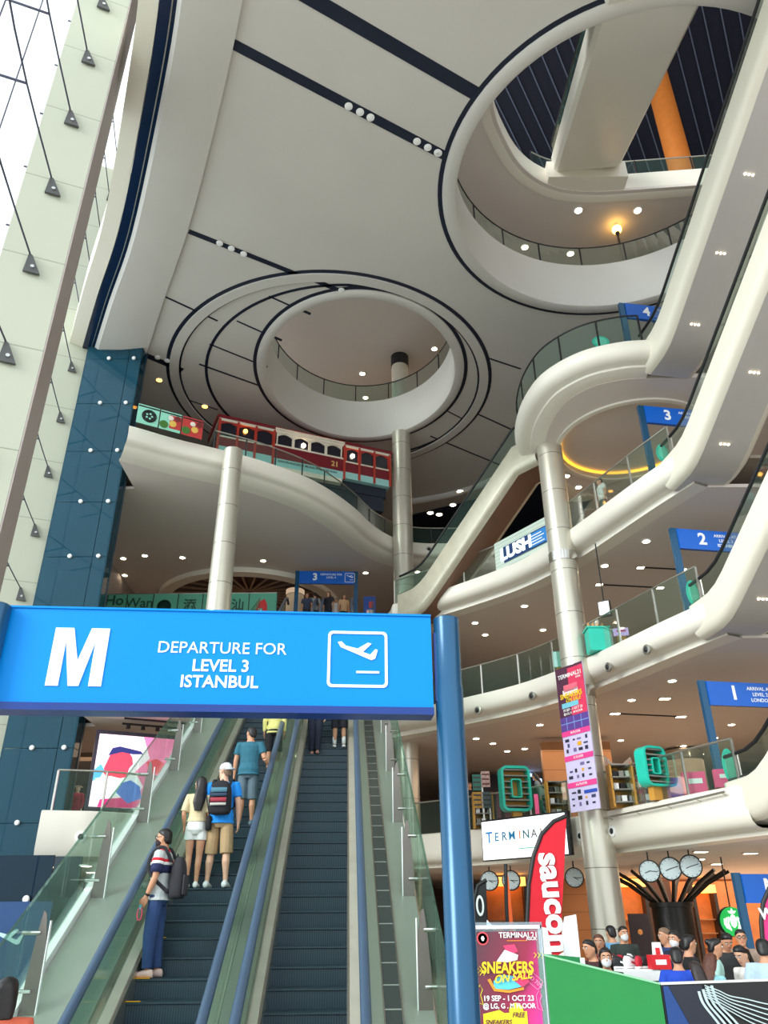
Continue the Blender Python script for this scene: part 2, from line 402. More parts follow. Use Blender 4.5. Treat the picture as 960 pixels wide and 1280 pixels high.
for nm, (cx, cy, rx, ry), lipw in (('one', O1, .46), ('two', O2, .42)):
    prof = [(lipw, .0), (lipw - .02, -.07), (lipw - .10, -.12), (.10, -.12), (.02, -.08), (.0, .0), (.0, 1.85), (.0, 2.0), (.25, 2.02)]
    rings = [[(cx + (rx + o) * math.cos(a), cy + (ry + o) * math.sin(a), TOPZ + h) for a in np.linspace(0, 2 * math.pi, 96, endpoint=False)] for o, h in prof]
    structure(MB().loft(rings, closed=True, cap=False), 'trim_opening_' + nm, CEIL, 40)
    structure(ringstrip(MB(), ellipse(cx, cy, rx + lipw + .14, ry + lipw + .14, 96), ellipse(cx, cy, rx + lipw, ry + lipw, 96), TOPZ - .02, TOPZ + .1), 'trim_groove_opening_' + nm, NAVY)
# grooves ringing the smaller opening
RINGC = (-2.3, 27.95)
def ring_groove(r0, r1, c=RINGC, z=.015, m_=NAVY, nm='trim_ring_groove', sy=1.0):
    structure(ringstrip(MB(), ellipse(c[0], c[1], r1, r1 * sy, 110), ellipse(c[0], c[1], r0, r0 * sy, 110), TOPZ - z, TOPZ + .05), nm, m_)
ring_groove(6.88, 7.03); ring_groove(6.42, 6.50); ring_groove(6.50, 6.88, z=.09, m_=CEIL, nm='trim_ring_band')
ring_groove(6.0, 6.12, (-1.55, 27.75))
def groove(p, q, wd, name='trim_groove'):
    a = atz(p[0], p[1], TOPZ); b = atz(q[0], q[1], TOPZ); a[2] = b[2] = TOPZ + .02
    return structure(MB().beam(a, b, wd, .07), name, NAVY)
for p, q, wd in (((286, 52), (559, 196), .30), ((372, -12), (607, 124), .40), ((236, 289), (372, 343), .20), ((393, 350), (443, 371), .20), ((207, 371), (272, 401), .08),
                 ((336, 370), (388, 393), .07), ((296, 401), (352, 426), .07), ((262, 430), (334, 459), .07), ((249, 455), (330, 484), .09), ((236, 500), (272, 512), .06),
                 ((612, 448), (651, 461), .07), ((592, 515), (640, 537), .08), ((556, 512), (585, 527), .06), ((538, 545), (632, 584), .08), ((180, 443), (228, 463), .30)):
    groove(p, q, wd)
# far ceiling edge (right of the second column) and level four dark backdrop
ce = [atz(x, y, TOPZ - .02) for x, y in ((515, 626), (560, 618), (600, 606), (640, 588))]
structure(MB().tube([(p[0], p[1], TOPZ - .05) for p in spline(ce, 5)], .22, 8), 'trim_far_ceiling_edge', CEIL, 60)
# level four back wall and dark ceiling part
structure(MB().box((-2, 46.2, 19.8), (40, .3, 5.6)), 'wall_back_level_four', DARK)
structure(MB().holed([[(1.2, 40.2), (4.5, 38.5), (8, 36.5), (12, 33), (12, 46), (1.2, 46)]], TOPZ - .12, TOPZ - .04), 'ceiling_dark_level_four', NAVY)
# level five / six seen through the openings
H6 = 27.4
OP6 = spline([(3.9, 10), (3.75, 14), (3.91, 17.6), (4.8, 19.7), (5.8, 20.9), (7.07, 21.58), (8.4, 21.75), (9.8, 21.68), (12.1, 21.5), (16, 21.2)], 5)
structure(MB().holed([OP6 + [(30, 21.2), (30, 50), (-9.5, 50), (-9.5, 28.5), (-5, 20), (-2, 14), (-1, 10)]], H6, H6 + .12), 'ceiling_level_five', SOFFIT)
structure(MB().sweep(OP6, [(.5, -.03), (.2, -.03), (.05, .06), (0, .2), (0, .9), (.05, 1.0), (.3, 1.02)], H6), 'balcony_parapet_level_six', WHITE, 40)
structure(MB().holed([[(-3, -2), (32, -2), (32, 52), (-14, 52), (-14, 28)]], 46, 46.2), 'ceiling_level_seven', NAVY)
sl = MB()
a0, b0 = atz(649, 101, 45.9), atz(687, 184, 45.9); dd = (b0 - a0) / np.linalg.norm(b0 - a0); sd = V(dd[1], -dd[0], 0)
for k in range(-12, 22):
    c = a0 + sd * k * .85
    sl.beam(c - dd * 18, c + dd * 22, .07, .06)
structure(sl, 'ceiling_slats', mat('slat_blue_grey', (96, 108, 130), .5))
structure(MB().box((9, 50.2, 35), (46, .3, 23)), 'wall_back_level_five', mat('upper_wall', (128, 118, 112), .6))
structure(MB().box((-12.5, 38, 11.3), (.25, 24.6, 22.6)), 'wall_left_inner', mat('grey_wall', (150, 140, 134), .6))
structure(MB().box((31, 26, 23), (.3, 52, 47)), 'wall_right', BROWN)
structure(MB().box((9, 46.2, 6.4), (46, .3, 13.2)), 'wall_back_lower', BROWN)
structure(MB().box((12.5, 46.0, 14.8), (30, .25, 3.6)), 'wall_back_level_three_right', mat('grey_wall', (150, 140, 134), .6))
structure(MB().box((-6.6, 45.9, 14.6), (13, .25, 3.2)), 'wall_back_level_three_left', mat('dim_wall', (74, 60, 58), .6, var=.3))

# ---- glass facade on the left: two clad piers, roof beam, panes
e = V(-.366, .930, 0); nn_ = V(.930, .366, 0)
rA = aty(101, 250, 12.8); rA[2] = 0
lA = aty(22, 250, 12.8); WA = np.linalg.norm((rA - lA)[:2]) * .86
PIER = banded('pier_cladding', (188, 192, 174), (150, 156, 140), .28, .0, (0, 0, 1), 1 / 2.43, .012, var=.012)
PIERS = mat('mauve_side_panel', (176, 164, 160), .5)  # shade on the pier's inner side, put into the colour
p = MB().obox(rA - nn_ * WA, nn_ * WA, e * 2.1, V(0, 0, 34)); structure(p, 'wall_pier_near', PIER)
structure(MB().obox(rA + nn_ * .004, nn_ * .03, e * 2.1, V(0, 0, 34)), 'trim_pier_side', PIERS)  # thin sheet added over the near pier's side to carry that shade
cB = aty(55, 603, 25.0); cB[2] = 0
structure(MB().obox(cB - nn_ * .8, nn_ * 2.75, e * 1.2, V(0, 0, 33)), 'wall_pier_far', PIER)
sA = rA - nn_ * (WA + .55)
structure(MB().obox(cB + nn_ * .55 - e * 24 + V(0, 0, 33), nn_ * 3.2, e * 24, V(0, 0, .6)), 'ceiling_facade_beam', CREAM)
structure(MB().tube([cB + nn_ * .9 - e * 20 + V(0, 0, 32.8), cB + nn_ * .9 - e * .3 + V(0, 0, 32.8)], .16, 10), 'trim_facade_tube', WHITE, 50)
gp = cB - nn_ * 1.0
structure(MB().obox(gp - e * 26, nn_ * .02, e * 26, V(0, 0, 33)), 'window_1', glass('facade_glass', (250, 253, 254), .012, .02, (235, 240, 242)))
# ================================================================== COLUMNS
def column(xy, z0, z1, r0, r1, label, collars=(), m_=None):
    t = thing('round_column', label, 'column', (xy[0], xy[1], z0), None)
    MB().lathe((xy[0], xy[1], 0), [(r0, z0), (r1, z1)], 36).build('cladding', m_ or COLM, t, 40)
    for z in collars:
        rr = r0 + (r1 - r0) * (z - z0) / (z1 - z0)
        MB().lathe((xy[0], xy[1], z), [(rr, -.16), (rr + .03, -.16), (rr + .03, .16), (rr, .16)], 36).build('collar', CHROME, t, 40)
    return t
column((-5.45, 24.15), 4.2, 16.85, .46, .335, 'tapering steel-clad column rising in front of the white balcony under the tram')
column((.84, 31.6), 0, 22.45, .46, .44, 'tall steel-clad column right of the tram, beside the escalators')
column((5.82, 23.35), 0, 16.4, .46, .43, 'steel-clad column carrying the long vertical banner', (7.7, 12.1))
column((-4.4, 36.0), 13.0, 16.2, .42, .42, 'short pale column just left of the blue level 3 sign', (16.1,), mat('pale_column', (206, 200, 184), .4))
column((-7.4, 39.0), 13.0, 16.75, .62, .62, 'brownish column standing under the round fan ceiling', (), mat('tan_column', (168, 132, 112), .5))
t = column((.86, 31.95), 24.46, 27.4, .42, .42, 'pale column with a black top seen through the smaller ceiling opening', (), mat('pale_column', (206, 200, 184), .4))
MB().lathe((.86, 31.95, 0), [(.45, 26.75), (.45, 27.39)], 30).build('black_cap', BLACK, t, 40)['label'] = 'black band at the column top'
a = aty(835, 150, 27.5)
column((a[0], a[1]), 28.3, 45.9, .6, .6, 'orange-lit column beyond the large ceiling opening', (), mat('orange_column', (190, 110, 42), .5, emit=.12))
a = aty(845, 895, 33)
column((a[0], a[1]), 4.3, 7.8, .75, .75, 'thick grey column behind the teal shelf display', (7.6,), mat('grey_column', (150, 138, 124), .5))

# ================================================================== THE TWO LONG ESCALATORS
AZ = R(-3.05); EU = V(math.sin(AZ), math.cos(AZ), 0); EL = V(math.cos(AZ), -math.sin(AZ), 0); TAN = .577; E0 = V(-.39, 9.1, 0)
class Frame:
    def __init__(s, o, u, l, tan, smin=0): s.o, s.u, s.l, s.tan = o, u, l, tan
    def __call__(s, a, b, h=0): return s.o + s.u * a + s.l * b + V(0, 0, s.tan * a + h)
ES = Frame(E0, EU, EL, TAN); STOP = 22.7; PITCH = .36
def strip(mb, F, s0, s1, l0, l1, h0, h1):
    return mb.obox(F(s0, l0, h0), F(s1, l0, h0) - F(s0, l0, h0), F(s0, l1, h0) - F(s0, l0, h0), V(0, 0, h1 - h0))
def step_mesh(F, l0, l1, pitch, rise):
    w_ = l1 - l0
    prof = [(.012, 0), (pitch + .03, 0), (pitch + .03, -.06), (.07, -rise - .05), (.03, -rise - .05), (.022, -.03), (0, -.022), (0, -.008)]
    return MB().prism([F.l * l0 + F.u * a + V(0, 0, h) for a, h in prof], F.l * w_)
def add_steps(t, F, l0, l1, pitch, n, phase, yellow=False):
    rise = pitch * F.tan; first = None
    for k in range(n):
        s = phase + k * pitch; loc = F.o + F.u * s + V(0, 0, F.tan * s)
        if first is None:
            first = MB(); q = step_mesh(F, l0, l1, pitch, rise); off = np.array(t.location)
            first.v = [tuple(np.array(p) + off) for p in q.v]; first.f = q.f
            first = first.build('step', STEP, t); o = first
        else:
            o = first.copy(); COL.objects.link(o); o.parent = t
        o.location = tuple(loc - np.array(t.location))
        if yellow and k < 8:
            y_ = MB().obox(loc + F.l * l0 + V(0, 0, .001), F.l * .16, F.u * .05, V(0, 0, .008))
            y = y_.build('edge_mark', mat('safety_yellow', (236, 178, 20), .5), t); y.parent = o
            y.location = tuple(-(loc - np.array(t.location)))
def escalator(name, label, l0, l1, hl, hr, yellow, phase):
    t = thing(name, label, 'escalator', ES(0, (l0 + l1) / 2, 0), 'escalators up to level 3')
    add_steps(t, ES, l0, l1, PITCH, 63, phase, yellow)
    for nm, ls, lg, sg in (('left', l0, hl, -1), ('right', l1, hr, 1)):
        strip(MB(), ES, -.4, STOP, ls, ls + sg * .03, -.25, .12).build('skirt_panel', STEEL, t)
        strip(MB(), ES, -.4, STOP, min(ls + sg * .03, lg), max(ls + sg * .03, lg), .10, .16).build('inner_deck', mat('inner_deck_champagne', (216, 208, 194), .28, .35), t)
        strip(MB(), ES, -.4, STOP, lg - .012, lg + .012, .16, .90).build('balustrade_glass', GLASSG, t)
        pts = [ES(s, lg, .95) for s in np.linspace(-.6, STOP, 8)]
        pts = [ES(-.6, lg, .95) + V(0, -.45, -.45) , ES(-.6, lg, .95) + V(0, -.35, -.12)] + pts + [ES(STOP, lg, .95) + V(0, .4, .2), ES(STOP, lg, .95) + V(0, .9, .1)]
        MB().tube(pts, .055, 10, .8).build('handrail', RAIL, t, 60)
        MB().tube([p - V(0, 0, .055) for p in pts[2:-2]], .02, 6).build('handrail_track', BLACK, t)
    mb = MB(); strip(mb, ES, -.4, STOP, l0 - .1, l1 + .1, -1.0, -.5); mb.build('truss_cladding', STEEL, t)
    return t
escalator('escalator', 'left long escalator with the standing riders and dark steps', -2.50, -1.54, -2.66, -1.38, True, .02)
escalator('escalator', 'middle long escalator with mostly empty dark steps, under the blue sign', -.93, 0.0, -1.07, .17, False, .2)
for l0, l1, lab, nm in ((-3.5, -2.74, 'pale steel deck strip along the left side of the escalators', 'deck_panel'), (-1.365, -1.085, 'narrow steel deck strip between the two escalators', 'deck_panel'), (.24, .95, 'grey steel deck strip along the right side of the escalators', 'deck_panel')):
    tag(strip(MB(), ES, -.6, STOP, l0, l1, .12, .20).build(nm, DECK), lab, 'deck')
t = thing('cable_tray', 'strip of dark square panes set in the right steel deck', 'tray', ES(0, .55, .2))
strip(MB(), ES, -.5, STOP, .40, .60, .195, .215).build('dark_pane', banded('tray_pane', (84, 90, 90), (196, 202, 196), .2, .3, (EU[0], EU[1], 0), 1 / .36, .05), t)
for l in (.395, .595): strip(MB(), ES, -.5, STOP, l, l + .015, .19, .225).build('edge_strip', CHROME, t)
tag(strip(MB(), ES, -.6, STOP, -3.62, -3.52, .12, .30).build('edge_fascia', LETTER), 'white lit edge strip along the outer left escalator deck', 'edge strip')
def guard(lp, lgl, side, label, n):
    t = thing('glass_guard_rail', label, 'guard rail', ES(0, lp, .2))
    for k in range(n):
        s = .98 + 2.05 * k; b = ES(s, lp, .20)
        prof = [(-.085, 0), (.085, 0), (.088, .4), (.075, .7), (.03, .97), (-.005, 1.0), (-.04, .75), (-.075, .35)]
        post = MB().prism([b + EL * a * (1 if side < 0 else -1) + V(0, 0, h) for a, h in prof], EU * .03).build('post', mat('post_steel', (120, 114, 108), .35, .6), t)
        MB().obox(b + EL * (.082 if side < 0 else -.09) - EU * .008, EL * .012, EU * .046, V(0, 0, .9)).build('edge_light', LETTER, t).parent = post  # plain white strip down one edge of the blade post
        for h in (.22, .78):
            MB().tube([b + V(0, 0, h), b + V(0, 0, h) + EL * (lgl - lp)], .022, 8).build('clamp', CHROME, t).parent = post
        p0, p1 = s + .04, s + 2.01
        MB().prism([ES(p0, lgl, .05), ES(p1, lgl, .05), ES(p1, lgl, 1.22), ES(p0, lgl, 1.22)], EL * .02).build('glass_panel', GLASS, t)
    strip(MB(), ES, -1.2, .98, lgl, lgl + .02, .05, 1.22).build('glass_panel', GLASS, t)
    strip(MB(), ES, -1.2, .98 + 2.05 * n, lgl - .005, lgl + .025, 1.22, 1.235).build('glass_edge', GLASSG, t)
guard(-3.42, -3.62, -1, 'glass guard wall with steel blade posts left of the escalators', 10)
guard(.86, .99, 1, 'glass guard wall with curved blade posts right of the escalators', 10)

# ================================================================== THE SHORT ESCALATORS SEEN FROM BELOW
def truss_escalator(name, label, o, U, L_, tan, run, W, mclad, msof, drop=.78, hand=.55, group=None, side=.15, top=1.0, spots=True, nstep=18):
    F = Frame(np.array(o, float), U, L_, tan)
    t = thing(name, label, 'escalator', o, group)
    ss = [-.7, -.2, .2, .6, 1.0, 1.5] + list(np.linspace(2.2, run, 7)) + [run + .5, run + top]
    def hh(s):
        if s < 0: return -tan * s
        if s < 1.0: return -tan * s + tan * s * s / 2.0 + 0 * s
        return -tan * .5 if s <= run else -tan * .5 - tan * (s - run)
    sec = [(.10, side), (0, side - .05), (0, -drop + .28), (.03, -drop + .14), (.12, -drop + .04), (.26, -drop)]
    MB().loft([[F(s, l, h + hh(s)) for l, h in sec] for s in ss], closed=False).build('side_cladding', mclad, t, 50)
    MB().loft([[F(s, W - l, h + hh(s)) for l, h in sec] for s in ss], closed=False).build('side_cladding', mclad, t, 50)
    MB().loft([[F(s, l, -drop + hh(s)) for l in (.26, W - .26)] for s in ss], closed=False).build('soffit', msof, t, 50)
    for l in (.14, W - .14):
        MB().loft([[F(s, l, h + hh(s)) for h in (side, side + hand)] for s in ss], closed=False).build('balustrade_glass', GLASS, t)
        MB().tube([F(s, l, side + hand + hh(s)) for s in ss], .045, 8).build('handrail', BLACK, t, 60)
        MB().tube([F(s, l, side + .02 + hh(s)) for s in ss], .035, 6).build('glass_shoe', DKMET, t, 60)
    if nstep: 
        F2 = Frame(F.o + V(0, 0, -tan * .5), U, L_, tan)
        add_steps(t, F2, .32, W - .32, .38, nstep, .9)
    if spots:
        for k in range(5):
            for j in (-1, 0, 1):
                s = 1.2 + 1.75 * k; c = F(s, W / 2 - .1 + .11 * j, -drop + hh(s) - .004)
                MB().lathe(c, [(.028, 0), (.028, -.012)], 10).build('spotlight', WARMGLOW, t)
    return t, F
RU = V(.165, -.986, 0); RL_ = V(.986, .165, 0)
for n, nm in ((1, 'one'), (2, 'two'), (3, 'three'), (4, 'four')):
    truss_escalator('escalator', {1: 'lowest cream-clad escalator rising at the right edge from level 1', 2: 'second lowest cream-clad escalator at the right edge, rising from level 2',
        3: 'cream-clad escalator rising from level 3 past the upper right edge', 4: 'topmost right-hand cream-clad escalator, rising past the large ceiling opening'}[n],
        (7.98, 18.42, FL[n]), RU, RL_, .569, 7.7 if n < 4 else 9.5, 1.72, CREAM, GREYSOF, group='escalators along the right side')
a = V(2.1, 29.75, FL[3] + .1); b = V(5.85, 25.5, FL[4] + .1); d = b - a; run = float(np.hypot(d[0], d[1])); u = V(d[0], d[1], 0) / run
truss_escalator('escalator', 'far silver-clad escalator climbing from level 3 behind the round column', a, u, V(-u[1], u[0], 0) * -1, d[2] / run * 1.06, run, 1.5, mat('silver_cladding', (206, 202, 182), .3, .35), BROWN, drop=1.0, hand=.8, spots=False, nstep=16)
a = atz(695, 216, 27.5); b = atz(781, 206, 27.5); u = V(-.115, -.993, 0); W = float(np.linalg.norm(b - a))
F = Frame(a + V(0, .3, .35), u, V(.993, -.115, 0), -.57)
t = thing('escalator', 'broad white escalator underside crossing the large ceiling opening', 'escalator', a)
sec = [(0, .9), (0, .15), (.12, .0), (W - .12, .0), (W, .15), (W, .9)]
MB().loft([[F(s, l, h) for l, h in sec] for s in (0, 4, 8, 15)], closed=True).build('truss_cladding', WHITE, t, 30)
for l in (.1, W - .1): strip(MB(), F, 0, 15, l - .01, l + .01, .9, 1.7).build('balustrade_glass', GLASS, t)
for l in (.1, W - .1): MB().tube([F(0, l, 1.72), F(15, l, 1.72)], .04, 8).build('handrail', BLACK, t)
MB().box(((a[0] + b[0]) / 2, a[1] + .75, 27.9), (W + .5, 1.2, .9)).build('landing_box', WHITE, t)

# ================================================================== LIFT SHAFT ON THE LEFT
SX0, SX1, SY0, SY1 = -11.95, -9.72, 25.0, 25.6
t = thing('lift_shaft', 'tall dark blue glass lift shaft beside the white facade pier', 'lift shaft', ((SX0 + SX1) / 2, SY0, 0))
SHG = glass('shaft_glass', (96, 138, 156), .13, .40, (52, 110, 134), .02)
MB().box(((SX0 + SX1) / 2, SY0 + .5, 11.4), (2.3, .12, 22.6)).build('lift_core', mat('core_navy', (44, 70, 88), .4, var=.2), t)
zs = list(np.arange(.0, 23.0, 2.18))
for i, z in enumerate(zs):
    z1 = min(z + 2.16, 22.48)
    if z1 <= z: continue
    for x0, x1 in ((SX0, SX0 + 1.72), (SX0 + 1.74, SX1)):
        MB().box(((x0 + x1) / 2, SY0, (z + z1) / 2), (x1 - x0, .03, z1 - z)).build('glass_pane', SHG, t)
    MB().box((SX1, (SY0 + SY1) / 2, (z + z1) / 2), (.03, SY1 - SY0, z1 - z)).build('glass_pane', SHG, t)
    if i:
        for x in (SX0 + .95, SX0 + 1.95):
            MB().lathe((x, SY0 - .03, z), [(.075, 0), (.075, .05), (.05, .07)], 12, (0, -1, 0)).build('glass_fixing', LETTER, t)
for z in (4.2, 8.6, 13.0, 17.2): MB().box(((SX0 + SX1) / 2, SY0 + .3, z), (2.2, .3, .55)).build('landing_beam', mat('beam_teal', (70, 108, 122), .5), t)
for x in (SX0 + .5, SX0 + 1.2, SX0 + 2.1): MB().box((x, SY0 + .25, 11.2), (.07, .07, 22.4)).build('guide_rail', mat('rail_teal', (110, 140, 148), .4), t)
for x in (SX0 + .02, SX1 - .02): MB().box((x, SY0 + .03, 11.2), (.05, .05, 22.5)).build('corner_mullion', DKMET, t)

# ================================================================== FACADE BRACKETS AND CABLES
BRK = mat('bracket_grey', (92, 92, 92), .45, .4); CAB = mat('cable_grey', (84, 84, 104), .4, .5)
def bracket(p, sz, group, lab):
    """triangular plate standing out of the pier face towards the cable"""
    t = thing('cable_bracket', lab, 'bracket', p, group)
    out = -e * .06
    poly = [p - nn_ * .02 * sz + V(0, 0, .62 * sz), p + nn_ * .08 * sz + V(0, 0, .55 * sz), p + nn_ * .34 * sz, p - nn_ * .06 * sz]
    MB().prism([q - e * .01 for q in poly], out).build('plate', BRK, t)
    MB().lathe(p + nn_ * .13 * sz + V(0, 0, .18 * sz) - e * .07, [(.05 * sz, 0), (.05 * sz, .03)], 10, -e).build('pin', CHROME, t)
def bow(p, length, depth, group, lab, sgn=1):
    pts = []; q = p
    p = p - e * .08
    for k in range(13):
        f = k / 12; pts.append(p - e * length * f - nn_ * depth * math.sin(math.pi * f))
    t = thing('bracing_cable', lab, 'cable', p, group)
    MB().tube(pts, .022, 6).build('cable', CAB, t)
    for k in (2, 4, 6, 8, 10):
        s_ = MB().tube([pts[k], pts[k] - nn_ * (1.5 - depth * math.sin(math.pi * k / 12) * .6) * sgn], .03, 6); s_.build('strut', CAB, t)
    return pts
def onface(px, py, P):
    r_ = ray(px, py); tt = e.dot(P - EYE) / e.dot(r_); return EYE + r_ * tt
bA = onface(27, 357, rA - e * .02); bB = onface(55, 603, cB - e * .02)
for k in range(8):
    p = V(bA[0], bA[1], 0) + V(0, 0, 11.65 + 2.43 * (k - 1)); p[:2] = bA[:2]
    bracket(p, .85, 'brackets on the near pier', 'dark triangular cable bracket on the near white pier')
    bow(p + V(0, 0, .5), 13.5, 1.0, 'cables from the near pier', 'thin steel bracing cable strung from the near white pier')
for k in range(10):
    p = V(bB[0], bB[1], 11.45 + 2.43 * k)
    bracket(p, .8, 'brackets on the far pier', 'small triangular cable bracket on the far white pier')
    bow(p + V(0, 0, .45), 11.0, .6, 'cables from the far pier', 'thin steel bracing cable strung from the far white pier')
for k, d in enumerate((1.6, 3.8, 6.0, 8.2, 10.4, 12.6)):
    q = rA - nn_ * (WA + .35) - e * d
    tag(MB().tube([q + V(0, 0, 2), q + V(0, 0, 32.9)], .016, 6).build('facade_hanger', CAB), 'thin vertical hanger cable of the bright glass facade', 'cable', 'hanger cables of the facade')
for k, d in enumerate((14.6, 17.0, 19.4, 21.8)):
    q = cB - nn_ * .75 - e * (24 - d) ; 
    tag(MB().tube([q + V(0, 0, 2), q + V(0, 0, 32.9)], .016, 6).build('facade_hanger', CAB), 'thin vertical hanger cable of the bright glass facade', 'cable', 'hanger cables of the facade')

# ================================================================== SIGNS
def plane_icon(mb_, o, r_, u_, s):
    """departing aeroplane pictogram"""
    P = [(-.30, .16), (-.24, .17), (-.17, .10), (.02, .055), (.18, .155), (.24, .14), (.10, .0), (.22, -.04), (.30, .05), (.34, .04), (.30, -.10), (.24, -.13), (-.14, .03), (-.25, .075)]
    return mb_.prism([o + r_ * a * s + u_ * b * s for a, b in P], np.cross(r_, u_) * .008)
def frame_icon(t, o, r_, u_, s, m_=None):
    nrm = np.cross(r_, u_); m_ = m_ or LETTER
    out = [o + r_ * a + u_ * b for a, b in rrect(s, s * .96, s * .08)]; inn = [o + r_ * a + u_ * b for a, b in rrect(s * .91, s * .87, s * .05)]
    f = MB(); n = len(out); vs = out + inn + [p + nrm * .008 for p in out] + [p + nrm * .008 for p in inn]; fs = []
    for i in range(n):
        j = (i + 1) % n; fs += [(2 * n + i, 2 * n + j, 3 * n + j, 3 * n + i), (i, j, 2 * n + j, 2 * n + i), (n + i, n + j, 3 * n + j, 3 * n + i)]
    f.add(vs, fs).build('icon_frame', m_, t)
    plane_icon(MB(), o + u_ * s * .12 - r_ * s * .02, r_, u_, s * 1.05).build('aeroplane_icon', m_, t)
    MB().obox(o - r_ * s * .02 - u_ * s * .24, r_ * s * .38, u_ * s * .035, nrm * .008).build('runway_line', m_, t)
TL = aty(17, 759, 5.2); TR = aty(538, 769, 5.45); TR[2] = TL[2]
sr = TR - TL; SW = np.linalg.norm(sr); sr /= SW; su = V(0, 0, 1); sn = np.cross(sr, su); SH = .70
t = thing('overhead_sign', 'big bright blue overhead sign with a white M, in front of the escalators', 'sign', (TL + TR) / 2 * V(1, 1, 0))
ex = .06
MB().obox(TL - sr * ex - su * SH + sn * .0, sr * (SW + ex), su * SH, -sn * .14).build('panel', BLUE, t)
MB().obox(TL - sr * (ex + .01) - su * (SH + .022) + sn * .02, sr * (SW + ex + .01), su * .05, -sn * .18).build('lower_trim', EDGEBL, t)
MB().obox(TL - sr * (ex + .01) - su * .004 + sn * .012, sr * (SW + ex + .01), su * .014, -sn * .16).build('upper_trim', BLUE, t)
def onsign(px, py):
    r_ = ray(px, py); tt = sn.dot(TL - EYE) / sn.dot(r_); return EYE + r_ * tt
mo = onsign(98, 821)
MB().prism([mo + sr * a + su * b for a, b in ((-.185, -.205), (-.185, .205), (-.06, .205), (.0, -.03), (.06, .205), (.185, .205), (.185, -.205), (.10, -.205), (.10, .11), (.035, -.205), (-.035, -.205), (-.10, .11), (-.10, -.205))], sn * .008).build('letter_m', LETTER, t)
text('DEPARTURE FOR', .118, onsign(278, 811), sr, su, LETTER, t, 'lettering_line', .0)
text('LEVEL 3', .118, onsign(276, 833), sr, su, LETTER, t, 'lettering_line', .018)
text('ISTANBUL', .118, onsign(274, 853), sr, su, LETTER, t, 'lettering_line', .018)
frame_icon(t, onsign(447, 824), sr, su, .425)
pr_ = aty(557, 768, 5.5); pl_ = aty(-6, 770, 5.15)
for q, nm in ((pr_, 'post'), (pl_, 'post')):
    MB().lathe((q[0], q[1], 0), [(.098, 0), (.098, TL[2] - .52), (.094, TL[2] - .515), (.094, TL[2] - .01), (.08, TL[2])], 28).build(nm, DBLUE, t, 40)
    MB().obox(V(q[0], q[1], TL[2] - .62) - sr * .1 * (1 if nm == 'post' else -1) - sn * .03, sr * .02, sn * .06, su * .5).build('post_bracket', EDGEBL, t)

def small_sign(num, base, r_, label, W=2.9, H=.62, top=2.85, both=True, tsz=.5, lines=('ARRIVAL AT', 'LEVEL', 'TOKYO')):
    base = np.array(base, float); u_ = V(0, 0, 1); nrm = np.cross(r_, u_)
    t = thing('level_sign', label, 'sign', base, 'level signs at the escalators')
    MB().obox(base - r_ * .09 - nrm * .06, r_ * .18, nrm * .12, u_ * top).build('post', DBLUE, t)
    MB().obox(base + r_ * W - nrm * .06, r_ * .18, nrm * .12, u_ * top).build('post', DBLUE, t)
    o = base + r_ * .09 + u_ * (top - H - .03)
    MB().obox(o, r_ * (W - .09), u_ * H, nrm * .1).build('panel', SBLUE, t)
    f = o + nrm * .1
    text(num, tsz, f + r_ * .72 + u_ * H * .52, r_, u_, LETTER, t, 'level_number', .03)
    for i, s in enumerate(lines): text(s, .13, f + r_ * 1.45 + u_ * H * (.74 - .24 * i), r_, u_, LETTER, t, 'lettering_line', .01)
    frame_icon(t, f + r_ * 2.3 + u_ * H * .5, r_, u_, .46)
    return t
def signbase(px, py, z, Y):
    p = aty(px, py, Y); return V(p[0], p[1], z)
for num, px, py, Y, k, lab, ln in (('4', 776, 380, 20.0, 4, 'blue sign reading 4 on the round upper right balcony', ('ARRIVAL AT', 'LEVEL 5')), ('3', 800, 508, 20.15, 3, 'blue sign reading 3 beside the amber-rimmed round ceiling', ('ARRIVAL AT', 'LEVEL 4')),
                          ('2', 840, 661, 20.1, 2, 'blue sign reading 2 behind the glass of the right balcony', ('ARRIVAL AT', 'LEVEL 3', 'ISTANBUL')), ('1', 876, 851, 20.15, 1, 'blue sign reading 1 above the pink display bags', ('ARRIVAL AT', 'LEVEL 2', 'LONDON')),
                          ('M', 919, 1091, 20.6, 0, 'blue sign reading M at the right edge above the crowd', ('ARRIVAL AT', 'LEVEL 1', 'TOKYO'))):
    z0 = FL[k] if k else 0.0; zt = aty(px, py, Y)[2]
    small_sign(num, signbase(px, py, z0 - .02, Y), RL_, lab, top=zt - z0 + .02, lines=ln, W=2.6)
b = aty(372, 714, 32.95)
small_sign('3', (b[0], b[1], FL[3]), EL, 'small blue sign reading 3 above the people at the escalator top', W=2.58, H=.61, top=b[2] - FL[3], lines=('DEPARTURE FOR', 'LEVEL 4'), tsz=.46)
